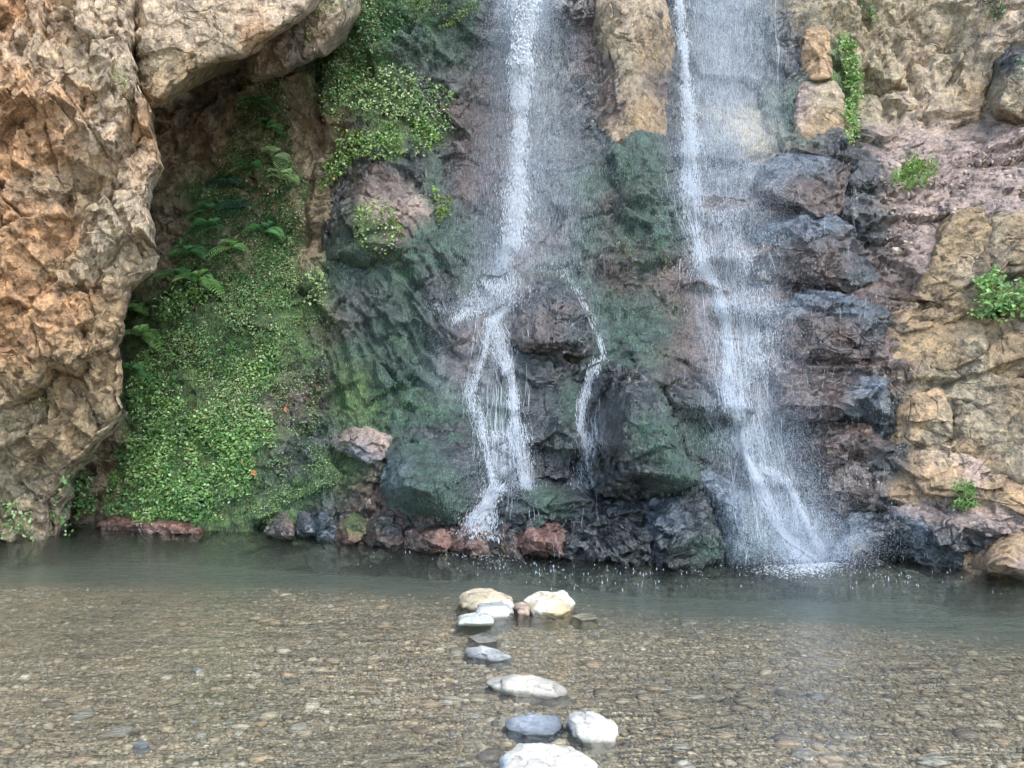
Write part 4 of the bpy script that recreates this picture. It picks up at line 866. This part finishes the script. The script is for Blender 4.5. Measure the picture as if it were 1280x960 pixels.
def shades(key, n, var=.38):
    c = np.array(GREENS[key])[rng.integers(0, len(GREENS[key]), n)]
    c = np.where(rng.uniform(0, 1, (n, 1)) < .02, np.array([.30, .22, .09]), c)
    return c*rng.uniform(1-var, 1+var, (n, 1))
def leaf_cloud(px, py, lift, L, W, key, shape='leaf', droop=.5):
    n = len(px); p = on_rock(px, py); nn = surf_normal(px, py)
    p = p+nn*rng.uniform(*lift, n)[:, None]
    d = rng.normal(0, .7, (n, 3))+nn*.35+np.array([0, -.25, -droop])
    up = nn+np.array([0, -.2, .9])+rng.normal(0, .45, (n, 3))
    v, f = blades(p, d, nrm(up), rng.uniform(*L, n), rng.uniform(*W, n), shape)
    return v, f, np.repeat(shades(key, n), 6, 0)
def joined(*parts):
    o = 0; V, Fc, Cc = [], [], []
    for v, f, c in parts: V.append(v); Fc.append(f+o); Cc.append(c); o += len(v)
    return np.concatenate(V), np.concatenate(Fc), np.concatenate(Cc)

# creeping ground cover on the wet slope (past counting)
SL = [(132,640),(128,610),(150,585),(162,540),(163,470),(185,425),(215,400),(250,372),(300,335),(350,315),(372,330),(372,370),(350,400),(352,440),(340,480),(350,520),(345,560),(318,585),(318,610),(300,640),(250,652),(190,655)]
a = fill(SL, 15000, .17, 1); pale = vnoise(np.stack([a[0]*.018, a[1]*.018, 0*a[0]], -1), 4)+(a[0]-270)/140-(a[1]-480)/300+rng.normal(0, .25, len(a[0])) > 0
g1 = leaf_cloud(a[0][~pale], a[1][~pale], (.0, .07), (.012, .042), (.012, .036), 'bright', 'round', .3)
g2 = leaf_cloud(a[0][pale], a[1][pale], (.0, .07), (.010, .036), (.008, .028), 'pale', 'leaf', .1)
h_ = fill(SL, 2600, .42, 6, .05); g3 = leaf_cloud(h_[0], h_[1], (.01, .10), (.03, .065), (.010, .024), 'deep', 'leaf', .5)
v, f, c = joined(g1, g2, g3); setting(mesh('ground_cover', v, f, LEAF, col=c), 'stuff')
# thin grasses and herbs running up the damp wall
GX = [(205,400),(215,330),(235,280),(262,235),(285,180),(305,110),(350,100),(370,190),(380,240),(370,320),(330,345),(280,360)]
e = fill(GX, 9500, .02, 12, .035); k = rng.uniform(0, 1, len(e[0])) < .5
v, f, c = joined(leaf_cloud(e[0][k], e[1][k], (0, .07), (.03, .085), (.004, .010), 'deep', 'leaf', .6), leaf_cloud(e[0][~k], e[1][~k], (0, .06), (.014, .04), (.008, .022), 'pale', 'leaf', .3)); setting(mesh('ground_cover', v, f, LEAF, col=c), 'stuff')
e = fill([(350,560),(340,470),(372,340),(410,330),(420,420),(400,520),(420,600),(340,650),(300,650)], 3600, .25, 14, .04)
v, f, c = leaf_cloud(e[0], e[1], (0, .03), (.008, .024), (.006, .018), 'pale', 'leaf', .3); setting(mesh('ground_cover', v, f, LEAF, col=c*np.array([.7, .8, .65])), 'stuff')
b = fill([(365,30),(420,-20),(500,-20),(470,60),(430,140),(410,220),(395,300),(380,330),(300,330),(330,300),(375,230),(400,150),(405,80)], 2600, .35, 9)
v, f, c = leaf_cloud(b[0], b[1], (0, .06), (.014, .035), (.01, .022), 'pale'); setting(mesh('ground_cover', v, f, LEAF, col=c), 'stuff')

# moss hanging on the wet rock, strand by strand
mp = [(470,400,110,90,7000),(540,590,60,60,3600),(520,470,70,60,3500),(400,590,60,50,3000),(400,420,50,50,2200),(780,230,60,45,4500),(800,330,60,70,4200),(810,420,50,50,3000),(560,30,80,30,3000),(600,70,60,40,1200),(560,240,30,70,1800),(850,590,40,40,1200),(890,540,40,40,1500),(960,150,40,40,900),(820,540,40,50,1400),(430,500,60,50,2600),(350,600,40,50,1500),(480,340,80,40,2200),(960,690,20,20,300),(700,360,40,30,500)]
mp = [(a, b, rx, ry, int(n*.8)) for a, b, rx, ry, n in mp]
px = np.concatenate([rng.normal(a, rx*.6, n) for a, b, rx, ry, n in mp]); py = np.concatenate([rng.normal(b, ry*.6, n) for a, b, rx, ry, n in mp])
n = len(px); p = on_rock(px, py); nn = surf_normal(px, py)
q = np.stack([px*.02, py*.02, 0*px], -1); keep = fbm(q, 3, 90)+rng.uniform(-.25, .25, n) > .02
k2 = (py < 665+.03*px); keep &= k2; p, nn, px, py, q = p[keep], nn[keep], px[keep], py[keep], q[keep]; n = len(px)
v, f = blades(p+nn*.004, np.array([0, -.12, -1])+nn*.25+rng.normal(0, .22, (n, 3))+np.stack([.35*np.sin(px*.02), 0*px, 0*px], -1), nn, rng.uniform(.010, .032, n), rng.uniform(.002, .0045, n), 'strand')
greenish = (vnoise(q*1.3, 93) > .25)[:, None]
c = np.where(greenish, shades('deep', n, .35)*1.5, shades('blue', n, .4)*np.array([1.15, 1.15, 1.2]))
setting(mesh('moss', v, f, MOSSM, col=np.repeat(c, 6, 0)), 'stuff')

def shrub(poly, n, key, label, name='climbing_plant', cat='plant', L=(.02, .05), W=(.015, .035), lift=(.0, .12), clump=.1, shape='leaf', droop=.5, group=None, ns=14, key2=None, stemlen=.25):
    x, y = fill(poly, n, clump, int(rng.integers(1000)))
    c = on_rock(np.mean(x), np.max(y))
    root = tag(empty(name, c), label, cat, group)
    if key2: k = rng.uniform(0, 1, len(x)) < .45; prt = joined(leaf_cloud(x[~k], y[~k], lift, L, W, key, shape, droop), leaf_cloud(x[k], y[k], lift, L, W, key2, shape, droop))
    else: prt = leaf_cloud(x, y, lift, L, W, key, shape, droop)
    under(mesh('foliage', prt[0], prt[1], LEAF, col=prt[2]), root)
    i = rng.integers(0, len(x), ns); a = on_rock(x[i], y[i]); nn = surf_normal(x[i], y[i])
    t = np.linspace(0, 1, 12)[None, :]; x0, y0 = np.mean(x), np.max(y)-2
    tx = x0+(x[i]-x0)[:, None]*t+4*np.sin(t*5+i[:, None]); ty = y0+(y[i]-y0)[:, None]*t
    P_ = on_rock(tx, ty, .012, ZS)
    v, f = tubes(P_, np.full((ns, 12), .003)*np.linspace(1.2, .4, 12)); under(mesh('stem', v, f, STEM), root)
    return root
CL = 'leafy climbers on the mossy wall beside the first falls'
shrub([(420,-20),(500,-20),(505,30),(480,70),(440,80),(425,40)], 900, 'deep', 'leafy climber at the very top of the mossy wall beside the brown overhang', group=CL, key2='blue')
shrub([(395,75),(440,80),(470,95),(450,140),(420,150),(400,120)], 700, 'deep', 'dark green climber close under the brown hanging rock block', group=CL, key2='pale')
shrub([(445,95),(510,85),(530,120),(510,150),(460,150)], 620, 'pale', 'pale green climber in the middle of the mossy wall', group=CL)
shrub([(505,105),(555,105),(572,140),(565,170),(525,165)], 520, 'pale', 'pale leafed climber nearest the first falls', group=CL, key2='deep')
shrub([(425,170),(500,160),(505,190),(450,200),(410,240),(398,245),(405,205)], 950, 'bright', 'bright green plant draped over the top of the bulky dark boulder', group=CL, key2='yellow')
shrub([(508,150),(540,148),(545,185),(515,195)], 360, 'bright', 'small upright green climber just above the bulky dark boulder', group=CL, key2='yellow')
shrub([(540,240),(565,238),(568,272),(545,278)], 170, 'yellow', 'little yellow green plant on the flank of the bulky dark boulder', 'small_plant')
shrub([(445,265),(480,258),(505,300),(480,318),(450,300)], 420, 'yellow', 'yellow green plant growing in the hollow of the bulky dark boulder', 'small_plant', key2='pale')
shrub([(382,345),(406,340),(408,375),(388,380)], 150, 'pale', 'pale grey green plant at the upper right edge of the creepers', 'small_plant')
shrub([(515,-20),(600,-20),(600,20),(560,40),(520,35)], 480, 'yellow', 'yellow green mossy plant beside the lip of the first falls', 'small_plant', L=(.012, .03), W=(.01, .02))
shrub([(75,585),(100,575),(125,600),(124,640),(105,655),(78,650)], 900, 'bright', 'bushy bright green plant at the foot of the rock buttress', 'bushy_plant', L=(.025, .05), W=(.02, .04), lift=(0, .18))
shrub([(0,635),(22,625),(42,645),(40,662),(0,668)], 260, 'bright', 'small green plant low on the buttress by the water', 'small_plant', key2='pale')
shrub([(52,494),(66,490),(80,494),(74,503),(58,502)], 24, 'bright', 'tiny green sprig alone on the orange buttress', 'small_plant', L=(.03, .06), W=(.02, .04))
shrub([(0,512),(20,508),(26,535),(4,545)], 90, 'pale', 'wispy pale tuft in a crack of the orange buttress', 'small_plant', L=(.02, .05), W=(.004, .01))
shrub([(1042,35),(1066,38),(1076,80),(1074,130),(1070,178),(1060,180),(1054,120),(1044,80)], 900, 'bright', 'narrow green ivy hanging between the squared orange rock and the olive cliff', 'hanging_ivy', 'ivy', L=(.025, .05), W=(.02, .04))
shrub([(1076,-15),(1090,-15),(1092,20),(1080,26)], 110, 'deep', 'small dark tuft at the top edge above the hanging ivy', 'small_plant')
shrub([(1108,232),(1112,218),(1135,206),(1160,208),(1174,222),(1150,232),(1125,238)], 420, 'bright', 'low green tuft on the pink rubble shelf', 'grass_tuft', L=(.04, .09), W=(.008, .018), droop=-.5, key2='yellow')
shrub([(1214,372),(1222,350),(1245,346),(1275,365),(1300,375),(1300,402),(1250,406),(1222,400)], 900, 'bright', 'round leafy bush in the shaded hollow under the shorter ochre block', 'leafy_bush', 'bush', L=(.03, .06), W=(.02, .04), lift=(.02, .25))
shrub([(1190,618),(1205,608),(1228,620),(1222,632),(1198,630)], 260, 'bright', 'small green tuft under the wedge shaped ledge', 'grass_tuft', L=(.03, .07), W=(.006, .014), droop=-.4)
shrub([(1262,80),(1290,75),(1292,102),(1264,100)], 150, 'blue', 'bluish plant clinging to the olive rock knob', 'small_plant', key2='pale')
shrub([(1238,-15),(1258,-15),(1254,28),(1242,30)], 130, 'blue', 'bluish hanging plant at the top edge of the olive cliff', 'small_plant', key2='pale')
shrub([(1278,230),(1310,228),(1310,255),(1282,252)], 120, 'bright', 'green sprig at the far end of the pink rubble shelf', 'small_plant')
shrub([(150,80),(178,95),(175,118),(152,115)], 160, 'pale', 'thin grey green creeper in the groove of the buttress', 'small_plant', L=(.012, .03), W=(.008, .016))
shrub([(196,385),(240,360),(262,372),(250,395),(215,400)], 360, 'bright', 'tall green herb at the upper end of the creepers', 'small_plant', L=(.03, .07), W=(.015, .03), lift=(0, .2))

def fern(px, py, size, label, nf=6, key='deep', face=0.0, group='ferns on the damp slope'):
    size *= 1.75; c = on_rock(px, py, .05, ZS); root = tag(empty('fern', c), label, 'fern', group)
    nn = surf_normal(np.array([px]), np.array([py]))[0]
    for k in range(nf):
        az = face+rng.uniform(-1.5, 1.5); L = size*rng.uniform(.7, 1.1); t = np.linspace(0, 1, 15)
        d0 = nrm(np.array([math.sin(az), -.42, .75*math.cos(az)+.12])+nn*.15)
        ax = c+d0*L*t[:, None]+np.array([0, 0, -.75*L])*(t**2.0)[:, None]
        tg = nrm(np.gradient(ax, axis=0)); side = nrm(np.cross(tg, np.array([0, -.6, .8])))
        w = L*.21*np.sin(np.pi*np.clip(t*.93+.1, 0, 1))**.8
        V, Fc, o = [], [], 0
        for s in (1, -1):
            v, f = blades(ax[1:], side[1:]*s+tg[1:]*.30+np.array([0, 0, -.15]), np.tile(np.array([0, -.5, .85]), (14, 1)), w[1:], np.full(14, L*.026), 'leaf')
            V.append(v); Fc.append(f+o); o += len(v)
        v, f = tubes(ax[None], np.full((1, 15), .002)); V.append(v); Fc.append(f+o); V = np.concatenate(V)
        under(mesh('frond', V, np.concatenate(Fc), FROND, col=np.tile(shades(key, 1, .2)*1.6, (len(V), 1))), root)
for px, py, s, lab, key, fc in [
 (168,388,.24,'broad fern tucked against the buttress edge, uppermost of the three there','bright',.5),(176,420,.26,'arching fern just below the uppermost one at the buttress edge','bright',.8),(166,462,.22,'drooping fern lowest at the buttress edge above the creepers','deep',.9),
 (248,352,.28,'upright bright green fern standing above the creepers','bright',0.1),(238,318,.24,'dark fern on the slope between the recess and the creepers','deep',-.3),(265,285,.22,'feathery fern halfway up the shaded slope','deep',-.5),
 (300,262,.22,'small dark fern beside the middle of the recess','blue',-.6),(285,232,.20,'fern with narrow fronds at the centre of the recess wall','blue',-.3),(340,198,.26,'pale fern spreading flat on the brown rock under the hanging block','pale',.9),
 (352,224,.22,'fern just below the pale spreading one','pale',.6),(325,130,.20,'dark fern right under the brown hanging rock','deep',.2),(335,160,.20,'fern with drooping tips under the brown hanging rock','deep',.4),
 (312,210,.2,'dark fern on the brown recess wall beside the pale spreading fern','deep',0),(330,290,.22,'leaning fern above the pale creepers','deep',.5),(290,310,.2,'short fern at the top edge of the pale creepers','bright',-.4),(258,262,.18,'fern at the dark inner edge of the recess','deep',-.8),(222,345,.2,'fern low between the buttress and the upright bright one','deep',0)]:
    fern(px, py, s, lab, 9, key, fc)

# loose rubble lying on the pink shelf
a = fill([(1095,185),(1290,180),(1300,255),(1200,255),(1150,300),(1120,330),(1105,260)], 330, .2, 31, .05)
n = len(a[0]); p = on_rock(a[0], a[1], -.004); sz = np.exp(rng.normal(math.log(.017), .5, n)).clip(.008, .07)
v = IV[None]*(1+rng.uniform(-.25, .25, (n, 12, 1)))*sz[:, None, None]*rng.uniform(.35, 1.3, (n, 1, 3))+p[:, None]
cc = np.array([(.33,.25,.22),(.27,.21,.19),(.40,.31,.26),(.22,.17,.15),(.36,.30,.22)])[rng.integers(0, 5, n)]
setting(mesh('rubble', v, (IF[None]+12*np.arange(n)[:, None, None]).reshape(-1, 3), PEB, smooth=False, col=np.repeat(cc, 12, 0)), 'stuff')

# odds and ends: dry leaves, hanging roots
def dry_leaf(px, py, s, c, label):
    p = on_rock(px, py, .04)[None]; v, f = blades(p, rng.normal(0, 1, (1, 3))+np.array([.5, 0, -.6]), np.array([[.1, -1, .4]]), [s], [s*.6])
    o = mesh('dry_leaf', v, f, LEAF, col=np.tile(c, (6, 1))); place_origin(o); tag(o, label, 'leaf', 'fallen leaves on the slope')
dry_leaf(313, 588, .10, (.55, .22, .09), 'orange dry leaf lying on the moss near the pool')
dry_leaf(292, 484, .09, (.30, .13, .07), 'brown dry leaf lying among the creepers')
dry_leaf(357, 508, .07, (.42, .17, .09), 'reddish dry leaf at the edge of the creepers')
dry_leaf(318, 470, .06, (.36, .2, .1), 'small tan dry leaf among the upper creepers')
def hanging(pts, r, label, name='hanging_root'):
    PP, L = resample([(a, b, 0) for a, b in pts], 24)
    Y = look(ZS, PP[:, 0], PP[:, 1]).min()-.10+0*PP[:, 0]
    v, f = tubes(ray_point(PP[:, 0], PP[:, 1], Y)[None], np.full((1, 24), r), 6); o = mesh(name, v, f, ROOT); place_origin(o); tag(o, label, 'root')
hanging([(139,-20),(135,25),(131,60),(124,95),(118,116)], .008, 'long pale root dangling down the grey top of the buttress')
hanging([(166,92),(172,108),(180,125),(188,140)], .010, 'short pale root bridging the buttress and the tan slab')

# ------------------------------------------------------------------ light and camera
w = bpy.data.worlds.new('World'); bpy.context.scene.world = w; w.use_nodes = True
nt = w.node_tree; bg = nt.nodes['Background']; sky = nt.nodes.new('ShaderNodeTexSky'); sky.sky_type = 'NISHITA'; sky.sun_disc = False
EL, AZ = R(52), R(148)      # the sun stands high behind the viewer; AZ is measured clockwise from +Y
sky.sun_elevation = EL; sky.sun_rotation = AZ; sky.air_density = 1.2; sky.dust_density = .7
nt.links.new(sky.outputs[0], bg.inputs[0]); bg.inputs[1].default_value = .15
from mathutils import Vector
sd = bpy.data.lights.new('sun', 'SUN'); sd.energy = 1.5; sd.angle = R(28); sd.color = (1, .95, .87)
so = bpy.data.objects.new('sun', sd); C.objects.link(so)
so.rotation_euler = (-Vector((math.sin(AZ)*math.cos(EL), math.cos(AZ)*math.cos(EL), math.sin(EL)))).to_track_quat('-Z', 'Y').to_euler()
cd = bpy.data.cameras.new('camera'); cd.sensor_width = 36; cd.lens = 36*F/1280; cd.clip_end = 500
co = bpy.data.objects.new('camera', cd); C.objects.link(co); co.location = EYE.tolist(); co.rotation_euler = (R(90), 0, 0)
sc = bpy.context.scene; sc.camera = co
sc.view_settings.view_transform = 'Standard'; sc.view_settings.look = 'None'; sc.view_settings.gamma = 1; sc.view_settings.exposure = 1.6
sc.render.engine = 'CYCLES'; sc.cycles.use_denoising = True; sc.cycles.max_bounces = 6; sc.cycles.transparent_max_bounces = 24
sc.cycles.diffuse_bounces = 2; sc.cycles.glossy_bounces = 2; sc.cycles.volume_bounces = 1; sc.cycles.use_adaptive_sampling = True
sc.cycles.adaptive_threshold = .03
